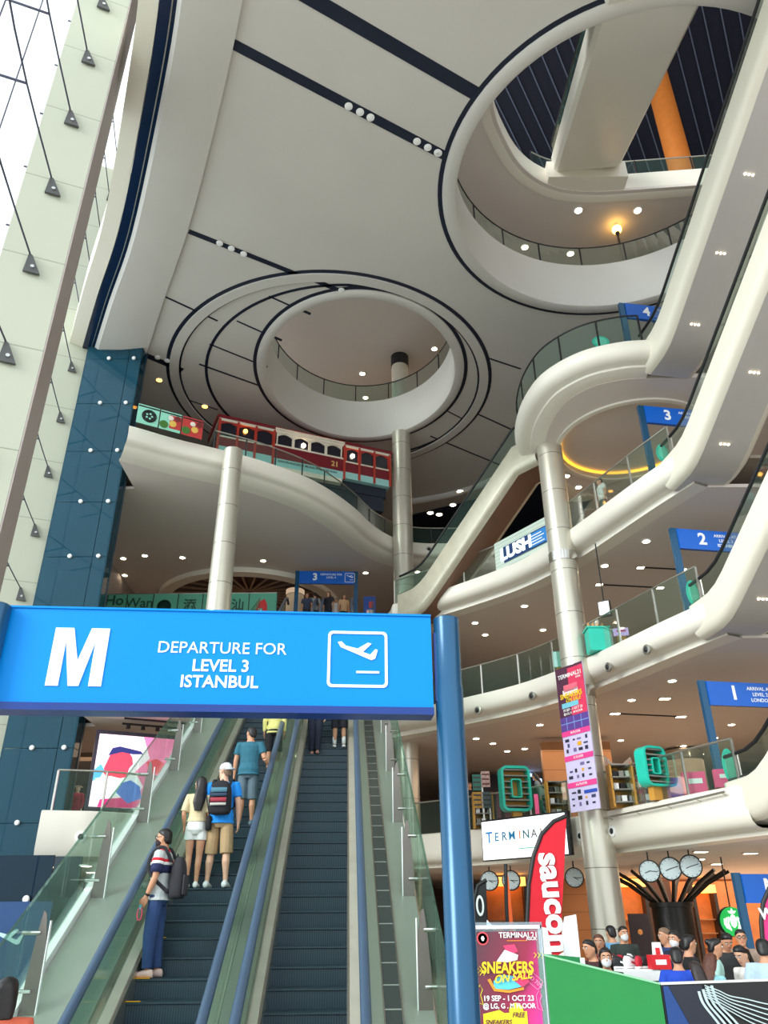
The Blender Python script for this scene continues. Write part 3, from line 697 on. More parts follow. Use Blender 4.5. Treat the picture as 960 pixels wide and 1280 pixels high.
# ================================================================== PEOPLE
SKIN = mat('skin_tan', (206, 150, 118), .5, var=.04, scale=8); SKINL = mat('skin_light', (226, 178, 150), .5, var=.04, scale=8); SKIND = mat('skin_brown', (176, 120, 90), .5, var=.04, scale=8)
HAIRB = mat('hair_black', (22, 19, 20), .45, var=.25, scale=30); HAIRBR = mat('hair_brown', (92, 54, 40), .45, var=.25, scale=30)
EYEW = mat('eye_white', (235, 232, 226), .3); EYED = mat('eye_dark', (30, 22, 18), .2); LIPS = mat('lips', (176, 92, 84), .45)
def cloth(rgb, nm): return mat(nm, rgb, .85, var=.07, scale=14, bump=.15)
class Fig:
    """a figure in its own frame: x right, y forward, z up, feet at 0"""
    def __init__(s, H, rz, base, lean=0, head_turn=0, head_tilt=0):
        s.k = H / 1.72; s.rz = rz; s.base = np.array(base, float); s.lean = R(lean); s.ht = R(head_turn); s.hp = R(head_tilt)
    def w(s, p):
        x, y, z = p
        if s.lean and z > .93:
            dz = z - .93; y, z = y + dz * math.sin(s.lean), .93 + dz * math.cos(s.lean)
        c, n = math.cos(s.rz), math.sin(s.rz)
        return s.base + V(x * c - y * n, x * n + y * c, z) * s.k
    def hd(s, p):
        """head point: turned and nodded about the neck"""
        x, y, z = p[0], p[1] , p[2] - 1.50
        y, z = y * math.cos(s.hp) + z * math.sin(s.hp), z * math.cos(s.hp) - y * math.sin(s.hp)
        x, y = x * math.cos(s.ht) - y * math.sin(s.ht), x * math.sin(s.ht) + y * math.cos(s.ht)
        return s.w((x, y + .015, z + 1.50))
    def rings(s, mb, rs, head=False, n=16):
        f = s.hd if head else s.w; R_ = []
        for z, rx, ry, cy in rs: R_.append([f((rx * math.cos(2 * math.pi * k / n), cy + ry * math.sin(2 * math.pi * k / n), z)) for k in range(n)])
        return mb.loft(R_)
    def drape(s, mb, rs, head=True, n=16):
        """hair that follows the head at the crown and the back lower down"""
        full = s.ht; R_ = []
        for z, rx, ry, cy in rs:
            s.ht = full * (.12 + .5 * min(max((z - 1.35) / .22, 0.0), 1.0))
            R_.append([s.hd((rx * math.cos(2 * math.pi * k / n), cy + ry * math.sin(2 * math.pi * k / n), z)) for k in range(n)])
        s.ht = full; return mb.loft(R_)
    def limb(s, mb, pts, rad, n=10): return mb.tube([s.w(p) for p in pts], [r * s.k for r in rad], n)
TORSO = [(.84, .10, .09, 0), (.90, .160, .115, -.01), (.97, .165, .118, -.012), (1.07, .142, .10, 0), (1.17, .146, .104, .005), (1.28, .168, .116, .008), (1.37, .172, .108, 0), (1.42, .14, .085, -.005), (1.46, .072, .068, -.005), (1.50, .056, .058, 0), (1.56, .052, .055, .0)]
HEAD = [(1.485, .022, .03, .05), (1.50, .042, .052, .035), (1.525, .058, .074, .018), (1.56, .068, .088, .006), (1.61, .075, .096, 0), (1.65, .076, .097, -.004), (1.69, .064, .082, -.008), (1.712, .036, .048, -.01), (1.72, .008, .01, -.01)]
def remesh(o, vox):
    md = o.modifiers.new('merge', 'REMESH'); md.mode = 'VOXEL'; md.voxel_size = vox
    sm = o.modifiers.new('smooth', 'SMOOTH'); sm.factor = .5; sm.iterations = 3
    return o
def hand(F, mb, wrist, elbow, side, curl=.5, fr=.0088):
    w_, el = np.array(wrist, float), np.array(elbow, float); d = w_ - el; d /= np.linalg.norm(d)
    lat = V(0, 1, 0) - d * d[1]; lat /= np.linalg.norm(lat)          # fingers spread front to back when the arm hangs
    pal = np.cross(d, lat) * side; 
    if pal[0] * side > 0: pal = -pal                                 # palm faces the thigh
    for j in range(4):
        a = (j - 1.5) * .021
        F.limb(mb, [w_, w_ + d * .045 + lat * a, w_ + d * .092 + lat * a], [.022, .017, .0135], 8)
        L_ = (.066, .078, .072, .056)[3 - j]; b = w_ + d * .092 + lat * a
        F.limb(mb, [b - d * .02, b + d * L_ * .42 + pal * .008, b + d * L_ * .75 + pal * (.014 + .03 * curl), b + d * L_ * .88 + pal * (.02 + .055 * curl)], [fr * 1.15, fr * 1.1, fr, fr * .9], 8)
    b = w_ + d * .03 + lat * .028
    F.limb(mb, [b, b + d * .035 + lat * .026 + pal * .008, b + d * .068 + lat * .03 + pal * .018], [.0135, .011, .0095], 8)
def person(label, base, H=1.68, face=0, skin=None, hair='short', hairm=None, top=('tee', (90, 90, 90)), bottom=('trousers', (50, 60, 90)), shoes=(230, 230, 230),
           lelb=None, lwri=None, relb=None, rwri=None, lank=None, rank=None, lean=0, turn=0, tilt=0, mask=None, girl=False, vox=.011, low=False, glasses=False, hands=True, group=None, wide=1.0):
    F = Fig(H, R(face), base, lean, turn, tilt); skin = skin or SKIN; hairm = hairm or HAIRB
    t = thing('person', label, 'person', base, group)
    sw = (.165 if girl else .188) * wide; hw = .092
    J = dict(ls=(-sw, -.005, 1.395), rs=(sw, -.005, 1.395), le=lelb or (-sw - .055, -.03, 1.12), lw=lwri or (-sw - .06, .03, .885), re=relb or (sw + .055, -.03, 1.12), rw=rwri or (sw + .06, .03, .885),
             lh=(-hw, 0, .90), rh=(hw, 0, .90), la=lank or (-.10, -.03, .075), ra=rank or (.10, -.03, .075))
    kn = lambda h, a: tuple((np.array(h) * .47 + np.array(a) * .53) + V(0, .02, 0))
    J['lk'] = kn(J['lh'], J['la']); J['rk'] = kn(J['rh'], J['ra'])
    b = MB(); tw = [(z, rx * (wide if not girl else .9), ry * (wide if not girl else .92), cy) for z, rx, ry, cy in TORSO]
    F.rings(b, tw); F.rings(b, HEAD, True)
    b.tube([F.hd((0, .085, 1.615)), F.hd((0, .106, 1.585)), F.hd((0, .098, 1.572))], [.008 * F.k, .014 * F.k, .012 * F.k], 8)
    for sx in (-1, 1): b.tube([F.hd((sx * .074, -.005, 1.625)), F.hd((sx * .084, -.012, 1.61)), F.hd((sx * .076, -.004, 1.575))], [.012 * F.k, .014 * F.k, .01 * F.k], 8)
    for s_, q in ((-1, 'l'), (1, 'r')):
        S, E_, W_, Hh, K_, A_ = (J[q + c] for c in 'sewhka')
        f = .88 if girl else 1.0
        F.limb(b, [tuple(np.array(S) * (.55, 1, 1)), S, tuple((np.array(S) + E_) / 2), E_], [.055 * f, .056 * f, .050 * f, .041 * f])
        m_ = tuple((np.array(E_) * .65 + np.array(W_) * .35))
        F.limb(b, [E_, m_, W_], [.041 * f, .042 * f, .027 * f])
        if hands: hand(F, b, W_, E_, s_)
        else: F.limb(b, [W_, tuple(np.array(W_) + (np.array(W_) - E_) * .4)], [.03, .03])
        if not low:
            F.limb(b, [Hh, tuple((np.array(Hh) + K_) / 2), K_], [.092, .074, .052])
            c_ = tuple(np.array(K_) * .68 + np.array(A_) * .32 + V(0, -.018, 0))
            F.limb(b, [K_, c_, tuple(np.array(K_) * .25 + np.array(A_) * .75), A_], [.054, .058 * f, .038, .034])
            a_ = np.array(A_); F.limb(b, [a_ + V(0, -.03, -.03), a_ + V(0, .06, -.04), a_ + V(s_ * .01, .16, -.052)], [.036, .036, .026])
    body = remesh(b.build('body', skin, t), vox)
    # clothes: closed shells just outside the body
    kind, rgb = top[0], top[1]; tm = cloth(rgb, 'cloth_%d_%d_%d' % rgb)
    tp = MB(); g = .02
    hem = {'tee': .86, 'blouse': 1.0, 'long': .84, 'polo': .86, 'jacket': .82}[kind]
    sl = {'tee': .62, 'blouse': .9, 'polo': .55, 'long': 1.9, 'jacket': 1.9}[kind]
    rs = [r for r in tw if r[0] > hem + .03 and r[0] < 1.47]
    r0 = tw[1] if hem < .93 else tw[3]
    rs = [(hem, r0[1] + g + .021, r0[2] + g + .023, r0[3])] + [(z, rx + g, ry + g, cy) for z, rx, ry, cy in rs]
    rs[-1] = (1.455, .082, .076, -.004)
    F.rings(tp, rs)
    for q in 'lr':
        S, E_, W_ = (np.array(J[q + c]) for c in 'sew')
        pts = [S * (.5, 1, 1), S]
        if sl <= 1: pts += [S + (E_ - S) * sl * .5, S + (E_ - S) * sl]; rr = [.066, .076, .074, .070]
        else: pts += [(S + E_) / 2, E_, E_ + (W_ - E_) * .5, E_ + (W_ - E_) * .93]; rr = [.066, .074, .066, .058, .052, .044]
        F.limb(tp, pts, [r * (.9 if girl else 1) for r in rr])
    topo = remesh(tp.build({'tee': 'tee_shirt', 'blouse': 'blouse', 'polo': 'polo_shirt', 'long': 'long_sleeve_top', 'jacket': 'jacket'}[kind], tm, t), vox * .9)
    if not low and bottom:
        kind, rgb = bottom; bm_ = cloth(rgb, 'cloth_%d_%d_%d' % rgb); bt = MB()
        F.rings(bt, [(.80, .12, .10, 0), (.86, .168, .124, -.01), (.95, .172, .126, -.012), (1.03, .150, .108, -.004)] if not girl else [(.80, .11, .10, -.005), (.87, .165, .13, -.015), (.95, .16, .122, -.012), (1.06, .14, .105, 0)])
        ln = {'trousers': 1.93, 'shorts': 1.02, 'hotpants': .42}[kind]
        for q in 'lr':
            Hh, K_, A_ = (np.array(J[q + c]) for c in 'hka')
            pts = [Hh + V(0, 0, .03)]; rr = [.088]
            if ln <= 1.1: pts += [Hh + (K_ - Hh) * ln * .5, Hh + (K_ - Hh) * ln]; rr += [.098, .097]
            else: pts += [(Hh + K_) / 2, K_, (K_ + A_) / 2, K_ + (A_ - K_) * (ln - 1)]; rr += [.096, .085, .075, .066]
            F.limb(bt, pts, rr, 12)
        remesh(bt.build({'trousers': 'trousers', 'shorts': 'shorts', 'hotpants': 'shorts'}[kind], bm_, t), vox * .9)
    if not low and shoes:
        sm = mat('shoe_%d_%d_%d' % shoes, shoes, .6, var=.05)
        for s_, q in ((-1, 'l'), (1, 'r')):
            a_ = np.array(J[q + 'a']); g0 = a_[2] - .075; sh = MB()
            R_ = []
            for y, wd, h in ((-.085, .026, .055), (-.07, .038, .09), (-.02, .041, .105), (.05, .043, .085), (.12, .047, .06), (.17, .040, .045), (.195, .018, .03)):
                R_.append([F.w((a_[0] + wd * math.cos(u), a_[1] + y, g0 + max(0.0, h * .5 + h * .5 * math.sin(u)))) for u in np.linspace(0, 2 * math.pi, 12, endpoint=False)])
            sh.loft(R_); o = sh.build('shoe', sm, t, True)
    # hair
    h = MB()
    if hair in ('short', 'long', 'bob', 'bun', 'pony'):
        F.rings(h, [(1.535, .050, .04, -.062), (1.57, .074, .056, -.052), (1.62, .084, .074, -.034), (1.655, .086, .092, -.018), (1.69, .078, .093, -.010), (1.718, .056, .066, -.01), (1.733, .02, .026, -.012)], True)
    if hair == 'cap':
        F.rings(h, [(1.54, .050, .04, -.062), (1.58, .072, .052, -.052), (1.63, .079, .07, -.034)], True)
    if hair == 'long': F.drape(h, [(1.16, .06, .022, -.15), (1.30, .10, .036, -.142), (1.45, .105, .055, -.105), (1.56, .098, .085, -.052), (1.64, .092, .098, -.026), (1.70, .074, .086, -.016), (1.735, .03, .036, -.012)], True)
    if hair == 'bob': F.rings(h, [(1.44, .088, .05, -.06), (1.52, .096, .07, -.04), (1.60, .092, .08, -.03), (1.66, .086, .085, -.02)], True)
    if hair == 'pony': h.tube([F.hd((0, -.09, 1.64)), F.hd((0, -.15, 1.60)), F.hd((0, -.15, 1.45)), F.hd((0, -.13, 1.35))], [.03, .036, .03, .01], 8)
    if hair == 'bun': h.ball(F.hd((0, -.11, 1.68)), .045 * F.k, 10)
    if h.v: remesh(h.build('hair', hairm, t), vox * .9)
    # face
    for sx in (-1, 1):
        ey = MB().ball(F.hd((sx * .030, .0865, 1.617)), .0125 * F.k, 10).build('eye', EYEW, t, True)
        MB().ball(F.hd((sx * .030, .0965, 1.617)), .0065 * F.k, 8).build('iris', EYED, t, True).parent = ey
        MB().tube([F.hd((sx * .014, .097, 1.637)), F.hd((sx * .032, .096, 1.643)), F.hd((sx * .05, .083, 1.637))], .0045 * F.k, 6).build('eyebrow', hairm, t)
    if mask:
        mk = MB(); F.rings(mk, [(1.498, .030, .044, .045), (1.52, .056, .064, .036), (1.55, .068, .074, .030), (1.585, .062, .070, .036), (1.60, .03, .052, .056)], True)
        mk.build('face_mask', mat('mask_%d' % mask[0], mask, .8), t, True)
    else:
        MB().tube([F.hd((-.024, .083, 1.545)), F.hd((0, .093, 1.545)), F.hd((.024, .083, 1.545))], [.004 * F.k, .0065 * F.k, .004 * F.k], 6).build('mouth', LIPS, t, True)
    if glasses:
        gl = MB()
        for sx in (-1, 1):
            gl.tube([F.hd((sx * .033 + .026 * math.cos(u), .102, 1.615 + .02 * math.sin(u))) for u in np.linspace(0, 2 * math.pi, 13)], .003 * F.k, 6)
            gl.tube([F.hd((sx * .058, .098, 1.62)), F.hd((sx * .08, .0, 1.625))], .003 * F.k, 6)
        gl.tube([F.hd((-.008, .104, 1.62)), F.hd((.008, .104, 1.62))], .003 * F.k, 6)
        gl.build('glasses', BLACK, t)
    return t, F, topo
def rider_base(px, py, phase=.02):
    nrm = V(0, 0, 1) - TAN * EU; r_ = ray(px, py); tt = nrm.dot(E0 - EYE) / nrm.dot(r_); q = EYE + r_ * tt - E0
    s, l = q.dot(EU), q.dot(EL); k = math.floor((s - phase) / PITCH + .25); sk = phase + k * PITCH
    return E0 + EU * (sk + .14) + EL * l + V(0, 0, TAN * sk + .004)
def backpack(label, F, c, size, m_, strapm, pocket=None, sh=.17, stripes=()):
    """pack hung on the back: rounded sack, front pocket, straps over the shoulders"""
    t = thing('backpack', label, 'backpack', F.w(c)); w_, dp, hh = size
    def ring(z, kx, ky): return [F.w((c[0] + math.copysign(abs(math.cos(u)) ** .6, math.cos(u)) * w_ / 2 * kx, c[1] + math.copysign(abs(math.sin(u)) ** .6, math.sin(u)) * dp / 2 * ky, c[2] + z)) for u in np.linspace(0, 2 * math.pi, 20, endpoint=False)]
    prof = [(-.5, .6, .6), (-.48, .85, .85), (-.4, .98, 1), (-.1, 1, 1), (.2, .93, .9), (.38, .78, .7), (.47, .5, .45), (.5, .2, .2)]
    MB().loft([ring(z * hh, a, b) for z, a, b in prof]).build('sack', m_, t, True)
    y = c[1] - dp / 2
    if pocket is not None:
        q = MB(); q.loft([[F.w((c[0] + a * .8 * w_ / 2 * 2 * .5 * kx, y - .02 * ky, c[2] + z)) for a, ky in ((-1, 0), (-.92, 1), (.92, 1), (1, 0))] for z, kx in ((-.42 * hh, .9), (-.38 * hh, 1), (.02 * hh, 1), (.06 * hh, .9))], closed=True)
        q.build('pocket', pocket, t, True)
    for z0, z1, mm_ in stripes:
        MB().loft([[F.w((c[0] + a * .36 * w_, y - .026 + .014 * abs(a) ** 3 - (0 if b else .012), c[2] + z * hh)) for a in np.linspace(-1, 1, 9)] for z, b in ((z0, 1), (z0 + .01, 0), (z1 - .01, 0), (z1, 1))], closed=False).build('stripe_panel', mm_, t, True)
    for sx in (-1, 1):
        pts = [(sx * sh * .75, c[1] + dp / 2 - .02, c[2] + hh * .36), (sx * sh * .8, -.06, 1.475), (sx * sh * .8, .05, 1.47), (sx * sh * .85, .125, 1.36), (sx * sh * .95, .12, 1.22), (sx * sh * 1.05, .02, 1.10), (sx * sh * .8, c[1] + dp / 2 - .02, c[2] - hh * .36)]
        MB().tube([F.w(p) for p in spline(pts, 4)], .022 * F.k, 8, .45).build('strap', strapm, t, True)
    MB().tube([F.w((c[0] - .03, c[1] + dp * .2, c[2] + hh * .47)), F.w((c[0], c[1] + dp * .2, c[2] + hh * .56)), F.w((c[0] + .03, c[1] + dp * .2, c[2] + hh * .47))], .008, 6).build('haul_loop', strapm, t)
    return t
def band(F, label_unused, t, z0, z1, m_, grow, name, TW=None, arms=None):
    """coloured stripe running round the chest and the sleeves"""
    mb = MB(); rs = []
    for z in np.linspace(z0, z1, 4):
        a = [r for r in TORSO if r[0] <= z][-1]; b = [r for r in TORSO if r[0] > z][0]; f = (z - a[0]) / (b[0] - a[0])
        rs.append((z, a[1] + (b[1] - a[1]) * f + grow, a[2] + (b[2] - a[2]) * f + grow, a[3] + (b[3] - a[3]) * f))
    F.rings(mb, rs, n=20); mb.build(name, m_, t, True)
    if arms:
        for S, E_ in arms:
            mb = MB(); S, E_ = np.array(S), np.array(E_); q = lambda z: S + (E_ - S) * ((S[2] - z) / (S[2] - E_[2]))
            F.limb(mb, [q(z0), q(z1)], [.0765, .0775], 14)
            mb.build('sleeve_stripe', m_, t, True)

# ---- riders on the left escalator
pA = rider_base(184, 1222)
lE, lW = (-.235, .0, 1.13), (-.20, .10, .90)
tA, FA, topA = person('man in profile with striped shirt, jeans and dark backpack, lowest on the left escalator', pA, 1.66, 88, SKIN, 'short', None, ('tee', (184, 192, 192)), ('trousers', (44, 70, 118)), (226, 196, 186),
                      lelb=lE, lwri=lW, mask=(40, 26, 34), glasses=True, vox=.009, lank=(-.08, .02, .075), rank=(.09, -.05, .075))
arms = [((-.188, -.005, 1.395), lE), ((.188, -.005, 1.395), (.243, -.03, 1.12))]
band(FA, '', tA, 1.31, 1.345, mat('shirt_red', (214, 36, 52), .85), .0245, 'red_stripe', arms=arms)
band(FA, '', tA, 1.275, 1.31, mat('shirt_white', (240, 240, 238), .85), .0245, 'white_stripe', arms=arms)
band(FA, '', tA, 1.18, 1.275, mat('shirt_navy', (30, 36, 78), .85), .0245, 'navy_stripe', arms=arms)
MB().lathe(FA.w((0, -.004, 1.45)), [(.088, -.012), (.09, .0), (.07, .022)], 20).build('collar', mat('shirt_red', (214, 36, 52), .85), tA, True)
backpack('dark grey backpack on the man in the striped shirt', FA, (0, -.235, 1.13), (.31, .19, .50), cloth((48, 48, 54), 'pack_grey'), cloth((36, 36, 42), 'strap_grey'), cloth((56, 56, 62), 'pack_pocket'))
w_ = np.array(lW); d_ = w_ - np.array(lE); d_ /= np.linalg.norm(d_)
MB().tube([FA.w(w_ - d_ * .045), FA.w(w_ - d_ * .02)], .034, 14).build('wrist_watch', BLACK, tA)
h_ = w_ + d_ * .15
t = thing('phone_strap', 'pink looped phone strap hanging from the striped-shirt man\'s hand', 'phone strap', FA.w(h_))
MB().tube([FA.w(h_ + V(-.02, .03 * math.sin(u), -.06 + .07 * math.cos(u))) for u in np.linspace(0, 2 * math.pi, 17)], .007, 6).build('loop', mat('strap_pink', (240, 70, 110), .5), t)
MB().box(FA.w(h_ + V(-.01, .0, .02)), (.02, .03, .05)).build('tag', mat('tag_cyan', (60, 190, 210), .5), t)
pB = rider_base(237, 1108)
tB, FB, _ = person('woman with long black hair, beige top and white shorts on the left escalator', pB, 1.56, 3, SKIN, 'long', None, ('blouse', (216, 200, 160)), ('hotpants', (226, 230, 226)), (240, 240, 240), girl=True, vox=.009, turn=58,
                   lelb=(-.225, -.05, 1.13), lwri=(-.215, .06, .93), relb=(.20, -.03, 1.12), rwri=(.19, .1, .92), lank=(-.075, -.02, .075), rank=(.075, -.01, .075))
t = thing('shoulder_bag', 'small black shoulder bag at the long-haired woman\'s side', 'bag', FB.w((.21, -.06, .98)))
MB().loft([[FB.w((.215 + a * .045 * k_, -.07 + b * .09 * k_, z)) for a, b in ((-1, -1), (1, -1), (1, 1), (-1, 1))] for z, k_ in ((.86, .8), (.88, 1), (1.06, .95), (1.09, .6))]).build('pouch', cloth((26, 26, 30), 'bag_black'), t, True)
MB().tube([FB.w(p) for p in spline([(.21, -.09, 1.07), (.17, -.12, 1.25), (.11, -.05, 1.46), (.12, .06, 1.42), (.19, .03, 1.07)], 5)], .009, 6).build('strap', BLACK, t)
pC = rider_base(268, 1108)
tC, FC, _ = person('man in white cap, bright blue tee and khaki shorts on the left escalator', pC, 1.76, -4, SKINL, 'cap', mat('hair_grey', (120, 96, 76), .6), ('tee', (24, 140, 232)), ('shorts', (178, 150, 112)), (236, 238, 238), turn=62, vox=.009, wide=1.04,
                   lelb=(-.245, -.02, 1.12), lwri=(-.25, .06, .90), lank=(-.15, .06, .075), rank=(.15, -.05, .075))
cp = MB(); FC.rings(cp, [(1.635, .083, .104, -.004), (1.68, .083, .103, -.006), (1.715, .068, .084, -.008), (1.738, .035, .045, -.01), (1.745, .006, .006, -.01)], True)
cp.loft([[FC.hd((x, y, 1.645 - .25 * abs(x) + dz)) for x, y in ((-.07, -.06), (-.062, -.13), (-.035, -.165), (0, -.175), (.035, -.165), (.062, -.13), (.07, -.06))] for dz in (0, .008)], closed=True)
cp.build('cap', cloth((222, 228, 232), 'cap_white'), tC, True)
MB().tube([FC.w((-.25, .05, .945)), FC.w((-.25, .056, .925))], .036, 12).build('wrist_band', BLACK, tC)
backpack('black backpack with blue, red and grey stripes on the man in the cap', FC, (.03, -.24, 1.20), (.33, .20, .48), cloth((28, 28, 34), 'pack_black'), cloth((24, 24, 30), 'strap_black'), None, stripes=((.12, .26, mat('pack_blue', (74, 120, 140), .8)), (.0, .10, mat('pack_navy', (40, 60, 84), .8)), (-.16, -.03, mat('pack_red', (150, 46, 62), .8)), (-.26, -.18, mat('pack_pale', (180, 178, 172), .8))))
pD = rider_base(306, 1028)
person('man in teal tee and grey shorts holding the handrail on the left escalator', pD, 1.68, -3, SKIN, 'short', None, ('tee', (44, 104, 124)), ('shorts', (92, 112, 124)), (104, 122, 140), turn=52, vox=.009, wide=1.06,
       relb=(.285, -.03, 1.15), rwri=(.36, .16, 1.04), lelb=(-.255, .0, 1.12), lwri=(-.27, .05, .89), lank=(-.10, -.03, .075), rank=(.10, .04, .075))
pE = rider_base(340, 962)
person('rider in a pale yellow top and black shorts, partly behind the blue sign', pE, 1.60, 0, SKIN, 'bob', None, ('long', (230, 226, 140)), ('shorts', (34, 34, 38)), (60, 60, 60), girl=True, vox=.012)
pF = rider_base(393, 941, .2)
person('rider in long dark trousers and sandals on the middle escalator', pF, 1.64, 182, SKINL, 'long', None, ('tee', (226, 222, 214)), ('trousers', (32, 40, 58)), (196, 150, 140), girl=True, vox=.012, lank=(-.07, .05, .075), rank=(.06, -.06, .075))
pG = rider_base(424, 935, .2)
tG, FG, _ = person('rider in black shorts and white shoes on the middle escalator', pG, 1.70, 184, SKIN, 'short', None, ('tee', (40, 44, 52)), ('shorts', (30, 32, 42)), (232, 234, 234), vox=.012, lank=(-.10, .02, .075), rank=(.11, .0, .075))
for x, y in ((-.10, .02), (.11, .0)): MB().lathe(FG.w((x, y - .005, .10)), [(.045, 0), (.047, .16)], 14).build('sock', LETTER, tG, True)
# ---- people at the top of the long escalators
for px, H, fc, top, lab, hr in ((384, 1.60, 170, (60, 70, 96), 'person in dark blue at the left end of the group under the far sign', 'short'), (394, 1.72, 20, (150, 156, 160), 'tall person in grey under the far blue 3 sign', 'short'), (404, 1.50, 190, (214, 190, 190), 'child in a pink patterned top in the group under the far sign', 'bob'),
                                (411, 1.66, 160, (40, 40, 48), 'person in black under the middle of the far sign', 'long'), (419, 1.55, 180, (238, 238, 240), 'person in a white tee at the escalator top under the far sign', 'short'), (430, 1.62, 200, (214, 170, 130), 'person in an orange-beige top at the right end of the far group', 'long')):
    q = atz(px, 741 + (1.72 - H) * 10, FL[3] + H)
    person(lab, (q[0], 32.5 + .25 * (px % 3), FL[3]), H, fc, SKIN, hr, None, ('tee', top), ('trousers', (46, 50, 66)), (60, 60, 64), vox=.02, hands=False)
q = atz(749, 598, FL[3] + 1.72)
person('man in a white shirt walking behind the level 3 glass rail', (q[0], q[1], FL[3]), 1.70, 100, SKIN, 'short', None, ('tee', (232, 230, 226)), ('trousers', (120, 128, 120)), (50, 50, 52), vox=.018, hands=False)
q = aty(677, 975, 26.6)
tW, FW, _ = person('woman with a grey backpack and black trousers leaning at the rail left of the banner', (q[0], 26.6, FL[1]), 1.62, 65, SKIN, 'long', None, ('long', (150, 166, 176)), ('trousers', (24, 26, 30)), (190, 190, 190), girl=True, vox=.016, hands=False, lean=18)
q = aty(592, 1003, 27.6)
person('person in black standing at the left end of the level 1 rail', (q[0], 28.6, FL[1]), 1.62, 150, SKIN, 'short', None, ('tee', (28, 28, 32)), ('trousers', (28, 30, 36)), (40, 40, 40), vox=.018, hands=False)
q = aty(932, 603, 15.2)
sE_ = (18.42 - 15.2) / .986
person('escalator rider in orange and blue, glimpsed at the right edge', (8.0 + .165 * sE_ + .85, 18.42 - 3.2, FL[2] + .569 * (sE_ - .5) + .02), 1.66, 195, SKIN, 'short', None, ('tee', (40, 90, 170)), ('trousers', (40, 46, 70)), (200, 200, 200), vox=.018, hands=False)
# ---- the shoppers around the sale tables on the ground floor
def shopper(px, py, Y, label, face, **kw):
    """head centre at the pixel, standing on the floor at depth Y"""
    q = aty(px, py, Y); lean = kw.pop('lean', 14)
    zc = q[2]; H = 1.58
    up = lambda h: (.93 + (1.61 - .93) * math.cos(R(lean))) * h / 1.72
    H = zc / (.93 + .68 * math.cos(R(lean))) * 1.72
    fx, fy = -math.sin(R(face)), math.cos(R(face)); off = .68 * math.sin(R(lean)) * H / 1.72
    return person(label, (q[0] - fx * off, q[1] - fy * off, 0), H, face, lean=lean, vox=kw.pop('vox', .014), hands=kw.pop('hands', False), **kw)
shopper(757, 1197, 9.7, 'woman with long black hair and white mask behind the green barrier', 172, hair='long', girl=True, top=('long', (26, 28, 34)), mask=(232, 232, 234), vox=.01, lean=5)
shopper(738, 1186, 10.5, 'person in dark clothes beside the masked black-haired woman', 120, hair='short', top=('tee', (60, 30, 34)))
shopper(749, 1178, 12.2, 'person with dark brown hair further behind the masked woman', 160, hair='bob', hairm=HAIRBR, girl=True, top=('tee', (120, 50, 50)))
shopper(764, 1166, 14.5, 'person with a light blue bag strap seen over the sneaker table', 20, hair='short', top=('tee', (110, 170, 214)), lean=5)
shopper(779, 1167, 14.0, 'shopper in a white mask and dark jacket near the sneaker table', 185, hair='short', top=('jacket', (46, 56, 52)), mask=(228, 232, 236), lean=5)
shopper(832, 1170, 12.6, 'older man in navy facing left beside the column of shoppers', 100, hair='short', hairm=mat('hair_grey', (120, 96, 76), .6), skin=SKIN, top=('tee', (36, 60, 110)), lean=6)
shopper(844, 1174, 11.8, 'shopper in a black mask and dark cap of hair', 130, hair='bob', top=('tee', (30, 40, 66)), mask=(220, 220, 222), lean=8)
shopper(860, 1180, 10.8, 'man in a black jacket in right profile among the shoppers', -80, hair='short', top=('jacket', (24, 24, 26)), vox=.012, lean=8)
shopper(846, 1196, 9.6, 'man in a royal blue polo seen from behind at the barrier', -18, hair='short', top=('polo', (28, 72, 190)), vox=.011, lean=12)
shopper(871, 1213, 9.25, 'dark-haired head of a shopper seen from behind, right at the barrier', 5, hair='bob', hairm=mat('hair_dark_brown', (44, 34, 34), .45, var=.3, scale=30), girl=True, top=('tee', (60, 52, 56)), vox=.011, lean=24)
shopper(888, 1203, 9.7, 'woman with reddish brown hair in a pale teal top', -50, hair='long', hairm=HAIRBR, girl=True, top=('tee', (150, 212, 220)), vox=.011, lean=18)
shopper(893, 1184, 10.8, 'woman in a mint top in profile behind the red-haired shopper', -100, hair='bun', girl=True, top=('tee', (170, 214, 206)), lean=10)
shopper(907, 1176, 11.8, 'man in a black vest over white, looking down', 175, hair='short', top=('jacket', (40, 42, 44)), lean=16, tilt=25)
shopper(926, 1172, 12.4, 'man with glasses and short hair at the back of the crowd', 165, hair='short', top=('tee', (150, 130, 116)), glasses=True, lean=5)
shopper(929, 1193, 9.9, 'woman in a white tee with tied-back hair looking down to the left', 125, hair='pony', girl=True, skin=SKINL, top=('tee', (240, 236, 230)), vox=.010, lean=14, tilt=20)
shopper(954, 1186, 9.6, 'man with black hair in a pale blue top at the right edge', -30, hair='short', top=('tee', (176, 200, 220)), vox=.012, lean=10)
q = aty(8, 1243, 5.6)
person('dark-haired person at the bottom left corner, mostly cut off', (q[0] + .0, q[1], 0), q[2] / 1.61 * 1.72, 10, SKIN, 'bob', None, ('tee', (206, 96, 70)), ('trousers', (40, 40, 50)), (60, 60, 60), vox=.012, hands=False)
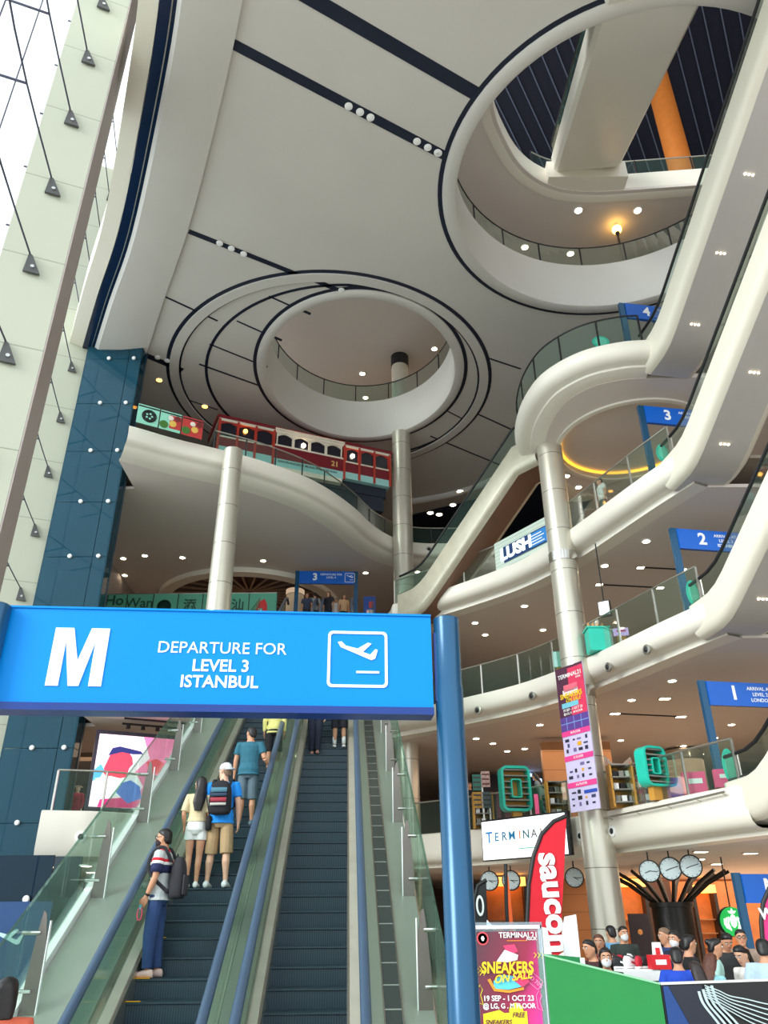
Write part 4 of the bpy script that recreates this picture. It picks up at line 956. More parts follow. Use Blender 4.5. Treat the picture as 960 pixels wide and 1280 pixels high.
# ================================================================== GLASS RAILS
def arc(path): 
    L_ = [0]
    for a, b in zip(path[:-1], path[1:]): L_.append(L_[-1] + math.hypot(b[0] - a[0], b[1] - a[1]))
    return L_
def along(path, L_, s):
    for i in range(len(L_) - 1):
        if L_[i + 1] >= s or i == len(L_) - 2:
            f = (s - L_[i]) / max(L_[i + 1] - L_[i], 1e-6); return V(path[i][0] + (path[i + 1][0] - path[i][0]) * f, path[i][1] + (path[i + 1][1] - path[i][1]) * f)
def glass_rail(label, path, z, h=1.02, gap=1.7, gl=None, pm=None, rail=None, post=True):
    L_ = arc(path); n = max(1, int(round(L_[-1] / gap))); m0 = path[len(path) // 2]
    t = thing('glass_balustrade', label, 'balustrade', (m0[0], m0[1], z))
    ps = [along(path, L_, L_[-1] * k / n) for k in range(n + 1)]
    for k in range(n):
        q = [along(path, L_, L_[-1] * (k + f) / n) for f in np.linspace(.02, .98, 5)]
        mb = MB(); mb.loft([[V(p[0], p[1], z - .25), V(p[0], p[1], z + h), ] for p in q], closed=False)
        mb.build('glass_panel', gl or GLASS, t)
    if post:
        for k, p in enumerate(ps):
            MB().box((p[0], p[1], z + h / 2), (.05, .05, h + .02)).build('post', pm or STEEL, t)
    MB().tube([V(p[0], p[1], z + h + .02) for p in [along(path, L_, s) for s in np.linspace(0, L_[-1], 6 * n + 1)]], .028, 8).build('handrail', rail or STEEL, t, 60)
    return t
def sub(path, d, a, b):
    p = inset(path, d); L_ = arc(p); n = 40
    return [along(p, L_, L_[-1] * (a + (b - a) * k / n)) for k in range(n + 1)]
glass_rail('steel-posted glass rail in front of the navy and white shop sign', sub(RPATH, .16, .0, .985), FL[3])
glass_rail('steel-posted glass rail in front of the bright teal counter', sub(RLONG, .16, .42, .99), FL[2])
glass_rail('glass rail in front of the pink and teal displays above the white screen', sub(RLONG, .16, .42, .99), FL[1])
glass_rail('curved glass rail on the rounded upper right balcony', sub(NPATH, .16, .25, .985), FL[4], gap=1.3, pm=DKMET, rail=DKMET)
glass_rail('glass rail along the S-curved left balcony below the cable car', sub(LPATH, .18, .16, .93), FL[4], gap=1.25, pm=DKMET, h=.8)
def onellipse(c, r, a0, a1, n=40): return [V(c[0] + r[0] * math.cos(R(a)), c[1] + r[1] * math.sin(R(a))) for a in np.linspace(a0, a1, n)]
glass_rail('curved glass rail inside the large round ceiling opening', onellipse(O1[:2], (5.62, 5.62), 195, 20), TOPZ + 2.0, pm=DKMET, rail=DKMET, gl=GLASSG)
glass_rail('curved glass rail inside the smaller round ceiling opening', onellipse(O2[:2], (4.12, 4.84), 200, -10), TOPZ + 2.0, pm=DKMET, rail=DKMET, gl=GLASSG)
glass_rail('glass rail of the left level 1 balcony in front of the video screen', sub(LL, .16, .02, .6), FL[1], gap=1.4)
glass_rail('glass rail of the upper level by the orange-lit column', sub(OP6, .3, .55, .95), H6 + 1.0, gap=2, pm=DKMET)

# ---- teal glass rail with the restaurant lettering on level three
TEAL = glass('teal_film', (150, 220, 196), .06, .72, (120, 204, 176))
GRTXT = mat('dark_green_text', (16, 70, 56), .5)
zt = 14.0; YW = 30.85
t = thing('lettered_balustrade', 'pale teal glass balustrade with dark green lettering above the big blue sign', 'balustrade', (-8, YW, FL[3]))
xs = [aty(px, 755, YW)[0] for px in (124, 158, 191, 222, 253, 286, 311, 346)]
for a, b in zip(xs[:-1], xs[1:]):
    MB().obox((a + .02, YW, FL[3] - .3), (b - a - .04, 0, 0), (0, .03, 0), (0, 0, zt - FL[3] + .3)).build('glass_panel', TEAL, t)
    MB().box((b, YW + .02, (FL[3] + zt) / 2 - .1), (.04, .05, 1.2)).build('post', DKMET, t)
MB().box(((xs[0] + xs[-1]) / 2, YW + .02, zt + .02), (xs[-1] - xs[0], .05, .04)).build('handrail', STEEL, t)
RX, UZ = V(1, 0, 0), V(0, 0, 1)
def wl(s, px, py, size, m_, nm='lettering_line', bold=.02): 
    p = aty(px, py, YW - .01); return text(s, size, p, RX, UZ, m_, t, nm, bold)
wl('Ho', 143, 751, .62, GRTXT); wl('Wan', 174, 754, .60, GRTXT, bold=.012); wl('\u6dfb', 237, 757, .55, GRTXT); wl('\u6c55', 297, 757, .55, GRTXT)
p = aty(205, 758, YW - .01)
for r0, r1 in ((.30, .26), (.20, .17)):
    MB().lathe(p, [(r0, 0), (r0, .012), (r1, .012), (r1, 0)], 24, (0, -1, 0)).build('emblem_ring', GRTXT, t)
for a in range(4): MB().beam(p + V(math.cos(a * .785), -.006, math.sin(a * .785)) * .17, p - V(math.cos(a * .785), .006, math.sin(a * .785)) * .17, .03, .012, (0, 1, 0)).build('emblem_bar', GRTXT, t)
p = aty(327, 758, YW - .01); MB().prism([p + V(a, 0, b) for a, b in ((-.28, -.4), (-.1, .2), (.1, .34), (.22, .1), (.25, -.4), (.08, -.4), (.04, -.05), (-.06, -.1), (-.1, -.4))], (0, -.01, 0)).build('red_mark', mat('mark_red', (206, 40, 44), .5), t)
# ---- posters on the left balcony
pa, pb = atz(170, 527, 17.12), atz(252, 549, 17.12); dr = (pb - pa); PW = np.linalg.norm(dr); dr /= PW; dn = np.cross(dr, UZ)
PTE = mat('poster_teal', (150, 224, 200), .5); PRED = mat('poster_red', (196, 60, 58), .5); PBLK = mat('poster_black', (26, 30, 34), .5)
for k, (f0, f1, lab) in enumerate(((0, .32, 'teal poster with a round black emblem on the upper left balcony'), (.34, .66, 'half teal, half red food poster in the middle of the upper left balcony'), (.68, 1.0, 'red food poster beside the cable car on the upper left balcony'))):
    o = pa + dr * PW * f0; w_ = PW * (f1 - f0)
    t = thing('balcony_poster', lab, 'poster', o + dr * w_ / 2)
    MB().obox(o, dr * w_, -dn * .03, UZ * .78).build('board', PTE if k < 2 else PRED, t)
    MB().obox(o + UZ * .68 + dn * .002, dr * w_, dn * .006, UZ * .05).build('dark_strip', PBLK, t)
    if k == 0:
        c = o + dr * w_ * .55 + UZ * .36
        for r0, r1 in ((.26, .22), (.18, .02)): MB().lathe(c, [(r0, 0), (r0, .01), (r1, .01), (r1, 0)], 22, dn).build('emblem', PBLK, t)
        for q_ in range(5): MB().lathe(c + dr * .1 * math.cos(q_ * 1.257) + UZ * .1 * math.sin(q_ * 1.257) + dn * .012, [(.04, 0), (.035, .004)], 10, dn).build('emblem_dot', PTE, t)
    else:
        x0 = .45 if k == 1 else 0
        if k == 1: MB().obox(o + dr * w_ * x0 + UZ * .1, dr * w_ * (1 - x0), dn * .004, UZ * .55).build('food_picture', PRED, t)
        for j, (a, b, s, cc) in enumerate(((.2, .2, .16, (70, 120, 50)), (.62, .3, .13, (228, 190, 90)), (.5, .52, .1, (240, 230, 220)), (.82, .55, .12, (120, 40, 40)))):
            c = o + dr * w_ * a + UZ * b + dn * .006
            MB().lathe(c, [(s, 0), (s * .9, .006)], 12, dn).build('food_picture', mat('food_%d' % cc[0], cc, .5), t)

# ================================================================== THE CABLE CAR
T0 = atz(270, 517, 21.3); T1 = atz(490, 565, 21.3); td = T1 - T0; td /= np.linalg.norm(td); T0[2] = 0; tb = np.cross(UZ, td)
MAR = mat('tram_maroon', (122, 20, 36), .35); TRED = mat('tram_red', (184, 58, 44), .4); TCRM = mat('tram_cream', (236, 226, 208), .4); TTEAL = mat('tram_teal', (160, 216, 214), .45); TWIN = mat('tram_window', (30, 30, 44), .12)
t = thing('cable_car', 'red and cream vintage cable car numbered 21 on the upper left level', 'cable car', T0 + td * 4.1 + V(0, 0, 17.2))
TB = lambda s, z, d=0: T0 + td * s + V(0, 0, z) + tb * d
def tbox(s0, s1, z0, z1, d0, d1, nm, m_): return MB().obox(TB(s0, z0, d0), td * (s1 - s0), tb * (d1 - d0), UZ * (z1 - z0)).build(nm, m_, t)
DP = 2.1
tbox(.2, 2.65, 19.75, 20.2, .02, DP, 'open_section_panel', MAR); tbox(2.7, 5.9, 19.68, 20.32, 0, DP, 'cabin_panel', MAR); tbox(5.98, 8.2, 19.72, 20.22, .02, DP, 'open_section_panel', MAR)
tbox(2.7, 5.9, 19.28, 19.68, -.01, DP, 'teal_band', TTEAL); tbox(5.98, 8.2, 19.38, 19.72, .01, DP, 'teal_band', TTEAL); tbox(.2, 2.65, 19.38, 19.75, .01, DP, 'teal_band', TTEAL)
tbox(2.75, 5.85, 19.06, 19.28, -.03, DP, 'white_skirt', TCRM)
tbox(2.7, 5.9, 20.32, 20.40, -.02, .05, 'sill', TCRM); tbox(.2, 2.65, 20.2, 20.27, 0, .05, 'sill', TCRM); tbox(5.98, 8.2, 20.22, 20.29, 0, .05, 'sill', TCRM)
tbox(.25, 8.15, 20.2, 21.05, .5, DP - .1, 'dark_interior', TWIN)
tbox(.15, 8.25, 21.02, 21.14, -.02, DP + .02, 'eaves_band', TCRM); tbox(.1, 2.66, 21.14, 21.26, -.08, DP + .1, 'roof_edge', MAR); tbox(5.94, 8.3, 21.14, 21.26, -.08, DP + .1, 'roof_edge', MAR); tbox(2.66, 5.94, 21.14, 21.24, -.06, DP + .1, 'roof_edge', TCRM)
mb = MB(); mb.loft([[TB(s, z, d) for d, z in ((-.1, 21.25), (.2, 21.36), (1.0, 21.42), (1.8, 21.36), (2.2, 21.25))] for s in (.08, 8.3)], closed=True); mb.build('roof', TRED, t)
for s0, s1, n in ((.22, 2.62, 3), (2.76, 5.84, 4), (6.02, 8.16, 3)):
    w_ = (s1 - s0) / n
    for k in range(n):
        a = s0 + w_ * k + .06; b = s0 + w_ * (k + 1) - .06; zb = 20.42 if n == 4 else 20.3
        pts = [(a, zb), (b, zb), (b, 20.86)] + [(a + (b - a) * f, 20.86 + .13 * math.sin(math.pi * f)) for f in (.8, .6, .4, .2)] + [(a, 20.86)]
        MB().prism([TB(s, z, .06) for s, z in pts], tb * .04).build('window', TWIN, t)
        fr = [TB(s, z, .02) for s, z in ((a - .06, zb), (a - .06, 21.04), (b + .06, 21.04), (b + .06, zb))]
        arch = [(a, zb)] + [(a, 20.86)] + [(a + (b - a) * f, 20.86 + .13 * math.sin(math.pi * f)) for f in (.2, .4, .6, .8)] + [(b, 20.86), (b, zb)]
        MB().prism(fr[:1] + [TB(s, z, .02) for s, z in arch] + [fr[3], fr[2], fr[1]], tb * .05).build('window_frame', TRED if n == 3 else TCRM, t)
for s in (.2, 1.02, 1.82, 2.64, 5.95, 6.68, 7.42, 8.2): tbox(s - .05, s + .05, 19.4 if s not in (2.64, 5.95) else 19.3, 21.1, -.04, .06, 'pillar', TRED)
for s in (1.35, 4.0, 6.35): MB().ball(TB(s, 20.72 - .1 * (s > 3), -.0), .10, 12).build('lamp_globe', ORGLOW if s < 3 else WARMGLOW, t, True)
text('21', .36, TB(5.5, 19.98, -.015), td, UZ, mat('gold_number', (240, 200, 120), .4), t, 'car_number', .02)
text('SAN FRANCISCO MUNICIPAL RAILWAY', .155, TB(4.25, 19.55, -.02), td, UZ, PBLK, t, 'lettering_line', .012)
tbox(3.0, 8.0, 18.2, 19.1, .3, DP - .3, 'undercarriage', mat('tram_under', (26, 36, 52), .5)); tbox(.4, 8.1, 18.9, 19.38, .25, DP - .2, 'chassis', mat('tram_under', (26, 36, 52), .5))
for s in (1.2, 4.0, 7.2):
    for d in (.5, 1.6): MB().lathe(TB(s, 18.55, d), [(.38, 0), (.38, .12)], 20, tb).build('wheel', DKMET, t)
tag(MB().obox(TB(-.3, 17.05, .1), td * 7.4, tb * (DP - .2), UZ * 1.12).build('display_plinth', mat('plinth_dark', (34, 40, 52), .5)), 'dark plinth the cable car stands on', 'plinth')

# ================================================================== LIGHTS
def downlight(pts, z, r, label, group, square=False, m_=WARMGLOW, name='recessed_downlight'):
    proto = None
    for px, py in pts:
        p = atz(px, py, z - .015)
        if proto is None:
            t = thing(name, label, 'ceiling light', p, group); proto = t
            if square:
                MB().box(p + V(0, 0, .005), (r * 2.6, r * 1.8, .03)).build('trim_frame', STEEL, t)
                for dx in (-.55, .55): MB().box(p + V(dx * r, 0, -.012), (r * .95, r * 1.3, .012)).build('lens', m_, t)
            else:
                MB().lathe(p, [(r * 1.3, .02), (r * 1.3, -.012), (r, -.016)], 18).build('trim_ring', LETTER, t)
                MB().lathe(p + V(0, 0, -.02), [(r * .96, 0), (r * .6, -.01)], 16).build('lens', m_, t)
        else: dup(proto, p)
r6 = lambda pts: [(540 + x / 2.2857, 400 + y / 2.2857) for x, y in pts]
r5 = lambda pts: [(540 + x / 2.2857, 780 + y / 2.2857) for x, y in pts]
downlight([(154, 698), (181, 694.5), (228, 697), (156, 719), (329, 701), (344, 719), (457, 716), (522, 715)], FL[4] - .9, .12, 'small round downlight in the soffit under the left cable car level', 'downlights under the left balcony')
downlight(r6([(612, 632), (493, 702), (264, 817), (123, 865), (152, 899), (317, 885)]), FL[3] - .84, .12, 'round downlight in the soffit below the navy and white shop sign', 'downlights under level 3')
downlight(r6([(596, 707), (716, 713), (478, 756), (652, 765)]), FL[3] - .84, .11, 'square twin downlight on a track above the teal counter', 'twin downlights under level 3', True)
downlight(r5([(686, 162), (570, 217), (308, 288), (539, 332), (718, 348), (126, 327), (174, 341), (265, 356), (215, 363), (856, 287), (808, 325), (768, 372)]), FL[2] - .84, .12, 'round downlight in the brownish soffit above the toy displays', 'downlights under level 2')
downlight(r5([(523, 256), (665, 213), (711, 265)]), FL[2] - .84, .15, 'square twin downlight in the soffit left of the blue 1 sign', 'twin downlights under level 2', True)
downlight([(876, 1064.6), (938, 1066.5), (896, 1080), (873, 1074)], FL[1] - 1.07, .15, 'square twin downlight in the soffit above the hanging clocks', 'downlights under level 1', True)
downlight([(723, 263), (797, 263), (656, 309), (713, 317)], H6, .15, 'round downlight seen inside the large ceiling opening', 'downlights in the large opening')
downlight([(453, 467), (402, 499), (457, 497), (543, 436)], H6, .14, 'round downlight seen inside the smaller ceiling opening', 'downlights in the smaller opening')
downlight([(708, 595), (723, 609)], FL[4] - .73, .12, 'round downlight under the rounded upper right balcony', 'downlights under the rounded balcony')
downlight([(630, 595), (575, 614), (566, 631), (538, 641), (549, 643)], TOPZ - .12, .17, 'spotlight glowing in the dark ceiling beyond the right column', 'spotlights in the dark ceiling')
downlight([(199, 475), (256, 508)], TOPZ, .13, 'small orange spotlight in the ceiling above the left balcony', 'orange ceiling spots', m_=ORGLOW)
r2 = lambda pts: [(240 + x / 2.6667, y / 2.6667) for x, y in pts]
downlight(r2([(522, 355), (560, 374), (595, 392), (750, 472), (786, 492), (821, 511), (92, 811), (131, 829), (172, 847), (498, 968), (525, 980)]) + [(547, 191), (197, 447), (209, 451)], TOPZ - .05, .09, 'round white unlit spotlight set in a dark ceiling groove', 'spotlights in the ceiling grooves', m_=LETTER, name='ceiling_spotlight')
for (a, b), lab in (((r6([(596, 707)])[0], r6([(716, 713)])[0]), 'upper thin dark track between square lights under level 3'), ((r6([(478, 756)])[0], r6([(652, 765)])[0]), 'lower thin dark track between square lights under level 3')):
    tag(MB().beam(atz(*a, FL[3] - .86), atz(*b, FL[3] - .86), .05, .03).build('light_track', BLACK), lab, 'light track')
a, b = r5([(523, 256), (711, 265)]); tag(MB().beam(atz(*a, FL[2] - .86), atz(*b, FL[2] - .86), .05, .03).build('light_track', BLACK), 'thin dark track between square lights under level 2', 'light track')
# globe lamp in the big opening
g = aty(771, 287, 23.4); f5 = TOPZ + 1.95
t = thing('street_lamp', 'lamp post with a glowing amber globe in the large opening', 'lamp', (g[0], g[1], f5))
MB().lathe((g[0], g[1], 0), [(.12, f5), (.12, f5 + .1), (.05, f5 + .2), (.045, g[2] - .3), (.09, g[2] - .25), (.1, g[2] - .18)], 14).build('pole', BLACK, t, 40)
MB().ball(g, .2, 16).build('globe', mat('globe_amber', (255, 190, 90), .5, emit=7.0), t, True)
MB().lathe(g + V(0, 0, .17), [(.1, 0), (.06, .06), (.02, .12)], 12).build('finial', BLACK, t)

# ================================================================== RIGHT BALCONIES: FITTINGS AND DISPLAYS
def onpath(px, py, path, z0, z1, off=0):
    best = None
    for z in np.linspace(z0, z1, 60):
        p = atz(px, py, z)
        for i in range(len(path) - 1):
            a, b = V(*path[i][:2]), V(*path[i + 1][:2]); d = b - a; f = np.clip((p[:2] - a).dot(d) / d.dot(d), 0, 1); c = a + d * f
            e_ = np.linalg.norm(p[:2] - c)
            if best is None or e_ < best[0]: best = (e_, V(c[0], c[1], z), d / np.linalg.norm(d))
    _, c, d = best; out = V(d[1], -d[0], 0)
    return c + out * off, out, V(d[0], d[1], 0)
for px, py, path, n, lab in ((760, 834, RLONG, 2, 'left of two round nozzles right of the banner column on level 2'), (808, 812, RLONG, 2, 'right of two round nozzles right of the banner column on level 2'), (597, 888, RLONG, 2, 'round nozzle on the level 2 parapet just right of the blue post'), (665, 870, RLONG, 2, 'round nozzle on the level 2 parapet left of the banner'),
                             (727, 1045, RLONG, 1, 'round nozzle on the level 1 parapet beside the white screen'), (767, 1039, RLONG, 1, 'round nozzle on the level 1 parapet right of the column'), (536, 687, LPATH, 4, 'round nozzle on the S-curved balcony right of the tall column'), (101, 1046, LL, 1, 'round white-rimmed nozzle on the left level 1 parapet')):
    c, out, d = onpath(px, py, path, FL[n] - .9, FL[n] - .1, 0)
    t = thing('air_nozzle', lab, 'nozzle', c)
    MB().lathe(c - out * .03, [(.14, 0), (.14, .05), (.09, .06)], 18, out).build('rim', STEEL if n != 1 else LETTER, t, 40)
    MB().lathe(c + out * .02, [(.075, 0), (.075, .02), (.03, .05)], 14, out).build('nozzle_core', BLACK, t, 40)
pts = [onpath(px, py, RLONG, FL[1] - .7, FL[1] - .1, .14)[0] for px, py in ((760, 1023), (790, 1017), (830, 1009), (870, 1000), (912, 990))]
t = thing('wall_handrail', 'slim grey handrail bar fixed along the level 1 parapet', 'handrail', pts[2])
MB().tube(pts, .028, 8).build('bar', STEEL, t, 60)
for px, py in ((765, 1022), (800, 1015), (838, 1007), (875, 999), (908, 991)):
    c, out, d = onpath(px, py, RLONG, FL[1] - .7, FL[1] - .1, .14); MB().tube([c, c - V(0, 0, .06) - out * .16], .018, 6).build('wall_bracket', STEEL, t)
# lettered shop sign behind the level three rail
def offc(px, py, z, d): 
    c, out, dd = onpath(px, py, RPATH, z, z + .02, 0); return c
ls = atz(620, 711, 13.12); rs_ = atz(686, 678, 13.12)
ld = rs_ - ls; lw_ = np.linalg.norm(ld); ld /= lw_; lnn = np.cross(ld, UZ)
t = thing('shop_sign', 'white-tiled box sign with bold white capitals on navy, behind a glass rail', 'sign', (ls + rs_) / 2)
MB().obox(ls - UZ * .15, ld * lw_, -lnn * .25, UZ * 1.15).build('tiled_box', banded('white_tile', (206, 222, 210), (150, 172, 160), .4, 0, (0, 0, 1), 7, .1), t)
MB().obox(ls + ld * lw_ * .18 + lnn * .01 + UZ * .05, ld * lw_ * .82, lnn * .02, UZ * .62).build('navy_panel', mat('sign_navy', (24, 60, 110), .4), t)
text('LUSH', .62, ls + ld * lw_ * .42 + UZ * .36 + lnn * .035, ld, UZ, mat('sign_lit_white', (235, 246, 255), .4, emit=.8), t, 'lettering_line', .05, xs=1.1)
MB().obox(ls + ld * lw_ * .68 + lnn * .032 + UZ * .1, ld * lw_ * .31, lnn * .006, UZ * .52).build('blue_panel', mat('sign_mid_blue', (40, 120, 190), .4, emit=.25), t)
for k in range(4): MB().obox(ls + ld * lw_ * .71 + lnn * .04 + UZ * (.16 + .11 * k), ld * lw_ * (.24 - .04 * (k % 2)), lnn * .004, UZ * .04).build('text_bar', LETTER, t)
TEALP = mat('teal_paint', (36, 200, 176), .4); PINK = mat('pink_paint', (246, 84, 140), .45); ORW = mat('orange_wood', (206, 150, 62), .5); SLAT = mat('shelf_grey', (140, 140, 134), .5)
def disc(px, py, Y, rx, rz, lab):
    c = aty(px, py, Y); t = thing('round_sign', lab, 'sign', c)
    rings = [[c + V(rx * math.cos(u) * k, dy, rz * math.sin(u) * k) for u in np.linspace(0, 2 * math.pi, 28, endpoint=False)] for k, dy in ((1, .03), (1, 0), (.92, -.006))]
    MB().loft(rings).build('disc', TEALP, t); MB().loft([[c + V(rx * math.cos(u) * k, dy, rz * math.sin(u) * k) for u in np.linspace(0, 2 * math.pi, 28, endpoint=False)] for k, dy in ((.7, -.004), (.7, -.012))]).build('pale_centre', mat('teal_pale', (110, 220, 196), .4), t)
disc(828, 566, 19.6, .17, .30, 'round teal sign behind the glass under the blue 3 sign'); disc(866, 741, 19.4, .16, .36, 'round teal sign behind the glass beside the blue 2 sign')
disc(912, 957, 19.4, .16, .40, 'round teal sign behind the glass below the blue 1 sign'); disc(751, 427, 19.9, .28, .22, 'round teal sign low behind the top right glass rail')
def zero_shelf(px, py, Y, w_, h_, face, lab):
    c = aty(px, py, Y); t = thing('ring_shelf', lab, 'display shelf', (c[0], c[1], FL[1])); a = V(math.cos(face), math.sin(face), 0); b = V(-math.sin(face), math.cos(face), 0); D_ = .38
    out = [c + a * x + UZ * z for x, z in rrect(w_, h_, .2)]; mid = [c + a * x + UZ * z for x, z in rrect(w_ * .84, h_ * .88, .12)]
    MB().loft([[p + b * D_ for p in out], out, mid, [p + b * D_ for p in mid]], cap=False).build('outer_shell', TEALP, t)
    o2 = [c + a * x + UZ * z for x, z in rrect(w_ * .36, h_ * .42, .06)]; i2 = [c + a * x + UZ * z for x, z in rrect(w_ * .28, h_ * .36, .05)]
    MB().loft([[p + b * D_ for p in o2], o2, i2, [p + b * D_ for p in i2]], cap=False).build('inner_shell', TEALP, t)
    MB().obox(c - a * w_ * .44 - UZ * h_ * .45 + b * (D_ - .02), a * w_ * .88, b * .02, UZ * h_ * .9).build('back_panel', ORW, t)
    for k in range(7):
        z = -h_ * .40 + h_ * .8 * k / 6
        for x0, x1 in ((-.43, -.18), (.18, .43)) if abs(z) < h_ * .22 else ((-.43, .43),): MB().obox(c + a * w_ * x0 + UZ * z + b * .03, a * w_ * (x1 - x0), b * (D_ - .05), UZ * .035).build('shelf', SLAT, t)
    MB().obox(V(c[0], c[1], FL[1]) - a * .14 + b * .1, a * .28, b * .2, UZ * (c[2] - h_ / 2 - FL[1])).build('pedestal', ORW, t)
zero_shelf(821, 957, 20.9, .72, 1.0, R(24), 'teal zero-shaped display shelf in the middle of the level 1 balcony')
zero_shelf(646, 985, 25.6, .95, 1.35, R(10), 'teal zero-shaped display shelf left of the long banner')
c = aty(776, 966, 23.9); t = thing('cat_board', 'cream cat-eared display board right of the banner column', 'display board', (c[0], c[1], FL[1]))
MB().prism([c + V(a, 0, b) for a, b in ((-.55, -.35), (-.5, .1), (-.42, .5), (-.2, .28), (.1, .26), (.35, .45), (.42, .1), (.45, -.35))], (0, .12, 0)).build('board', mat('board_cream', (226, 206, 186), .5), t)
MB().box((c[0], c[1] + .06, (c[2] - .35 + FL[1]) / 2), (.9, .5, c[2] - .35 - FL[1])).build('base_cabinet', ORW, t)
for x in (-.38, .3): MB().prism([c + V(x - .05, -.004, .2), c + V(x + .01, -.004, .38), c + V(x + .08, -.004, .2)], (0, -.01, 0)).build('inner_ear', mat('ear_pink', (236, 180, 170), .5), t)
def panel(px, py, Y, w_, h_, m_, nm, lab, cat, d=.06, legs=True, zf=FL[1], extra=None):
    c = aty(px, py, Y); t = thing(nm, lab, cat, (c[0], c[1], zf))
    MB().box(c, (w_, d, h_), R(-12)).build('panel', m_, t)
    if c[2] - h_ / 2 - zf > .02: MB().box((c[0], c[1] + .02, (c[2] - h_ / 2 + zf) / 2), (min(w_ * .6, .3), d * .8, c[2] - h_ / 2 - zf)).build('stand', ORW, t)
    if extra: MB().box(c + V(0, -d / 2 - .012, h_ * .1), (w_ * .6, .01, h_ * .22), R(-12)).build('print_block', extra, t)
    return t
PUR = mat('purple_print', (130, 80, 180), .5)
panel(868, 980, 20.4, .55, .55, PINK, 'pink_board', 'pink square board left of the blue sign post on level 1', 'board', .2, extra=LETTER)
panel(906, 973, 20.0, .5, .42, PINK, 'pink_board', 'pink square board right of the blue sign post on level 1', 'board', .2, extra=LETTER)
panel(844, 985, 21.2, .42, .5, PUR, 'print_board', 'purple and blue printed board left of the pink board', 'board', .08, extra=mat('print_blue', (70, 110, 210), .5))
panel(798, 992, 22.2, .22, .75, PINK, 'pink_banner', 'tall pink strip left of the teal zero shelf', 'banner', .05)
panel(823, 992, 21.6 - .3, .16, .55, PINK, 'pink_banner', 'narrow pink strip in front of the teal zero shelf', 'banner', .05)
panel(671, 1006, 24.9, .12, .6, PINK, 'pink_banner', 'small pink strip beside the woman at the level 1 rail', 'banner', .05)
for px, Y, lab in ((780, 22.4, 'orange wooden shelf with grey goods right of the banner column'), (808, 22.2, 'orange wooden shelf under the teal zero shelf, left side'), (697, 25.2, 'orange wooden cabinet behind the long banner'), (603, 27.4, 'orange wooden cabinet at the left end of level 1')):
    c = aty(px, 1000, Y); t = thing('shelf_unit', lab, 'shelf', (c[0], c[1], FL[1])); w_ = .62
    for dx in (-w_ / 2, w_ / 2): MB().box((c[0] + dx, c[1], FL[1] + .55), (.05, .4, 1.1)).build('side_panel', ORW, t)
    MB().box((c[0], c[1] + .19, FL[1] + .55), (w_, .02, 1.1)).build('back_panel', ORW, t)
    for k in range(4):
        MB().box((c[0], c[1], FL[1] + .12 + .32 * k), (w_, .4, .03)).build('shelf', SLAT, t)
        if k < 3: 
            for j in range(3): MB().box((c[0] - .18 + .18 * j, c[1], FL[1] + .22 + .32 * k), (.13, .2, .15)).build('goods', (SLAT, LETTER, DKMET)[(j + k) % 3], t)
for px, py, c1, c2, lab in ((596, 978, (40, 120, 104), (60, 60, 60), 'upper left'), (607, 974, (200, 170, 160), (120, 60, 60), 'upper right'), (597, 1000, (190, 140, 40), (60, 50, 40), 'lower left'), (609, 1000, (70, 90, 90), (40, 50, 50), 'lower right')):
    c = aty(px, py, 27.2); t = thing('picture_board', '%s of the four small picture boards beside the blue post' % lab, 'picture board', c)
    MB().box(c, (.28, .04, .5)).build('board', mat('board_%d' % c1[0], c1, .5, var=.3, scale=12), t)
    for k in range(3): MB().box(c + V(0, -.025, -.15 + .15 * k), (.24, .012, .05)).build('stripe', mat('stripe_%d' % c2[0], c2, .5), t)
c = aty(603, 985, 27.2); tag(MB().box((c[0], c[1] + .06, (c[2] + .5 + FL[1]) / 2), (.05, .05, c[2] + .5 - FL[1])).build('display_pole', STEEL), 'pale pole carrying the four small picture boards', 'pole')
# level two counter, hanging sign
c = aty(747, 800, 22.6); t = thing('counter', 'bright teal counter behind the level 2 rail right of the column', 'counter', (c[0], c[1], FL[2]))
MB().box((c[0], c[1], (FL[2] + c[2] + .3) / 2), (.62, .5, c[2] + .3 - FL[2])).build('body', TEALP, t); MB().box((c[0], c[1], c[2] + .32), (.7, .56, .05)).build('top', TEALP, t)
for k in range(4): 
    q = V(c[0] - .22 + .14 * k, c[1], c[2] + .345); tag(MB().lathe(q, [(.04, 0), (.045, .1), (.03, .16), (.018, .2)], 10).build('bottle', mat('bottle_amber', (200, 150, 90), .4)), 'small amber bottle on the teal counter', 'bottle', 'bottles on the teal counter')
c = aty(756, 761, 22.4); t = thing('hanging_sign', 'black hanging lightbox sign under the level 3 soffit', 'sign', c)
MB().box(c, (.36, .16, .48), R(-30)).build('case', BLACK, t); 
q = V(math.cos(R(-30)), math.sin(R(-30)), 0); nq = V(q[1], -q[0], 0)
MB().obox(c - q * .15 - UZ * .2 + nq * .082, q * .30, nq * .008, UZ * .40).build('lit_face', mat('lightbox', (235, 240, 240), .5, emit=1.0), t); MB().tube([c + V(0, 0, .24), V(c[0], c[1], FL[3] - .84)], .02, 6).build('rod', BLACK, t)
panel(776, 790, 23.0, .45, .24, mat('neon_print', (196, 170, 226), .5, emit=.5), 'small_sign', 'small lilac lit sign behind the level 2 rail', 'sign', .05, zf=FL[2], extra=PINK)
panel(698, 825, 24.6, .3, .5, mat('pale_teal', (170, 222, 214), .5), 'small_stand', 'pale teal stand on level 2 behind the banner top', 'stand', .2, zf=FL[2])
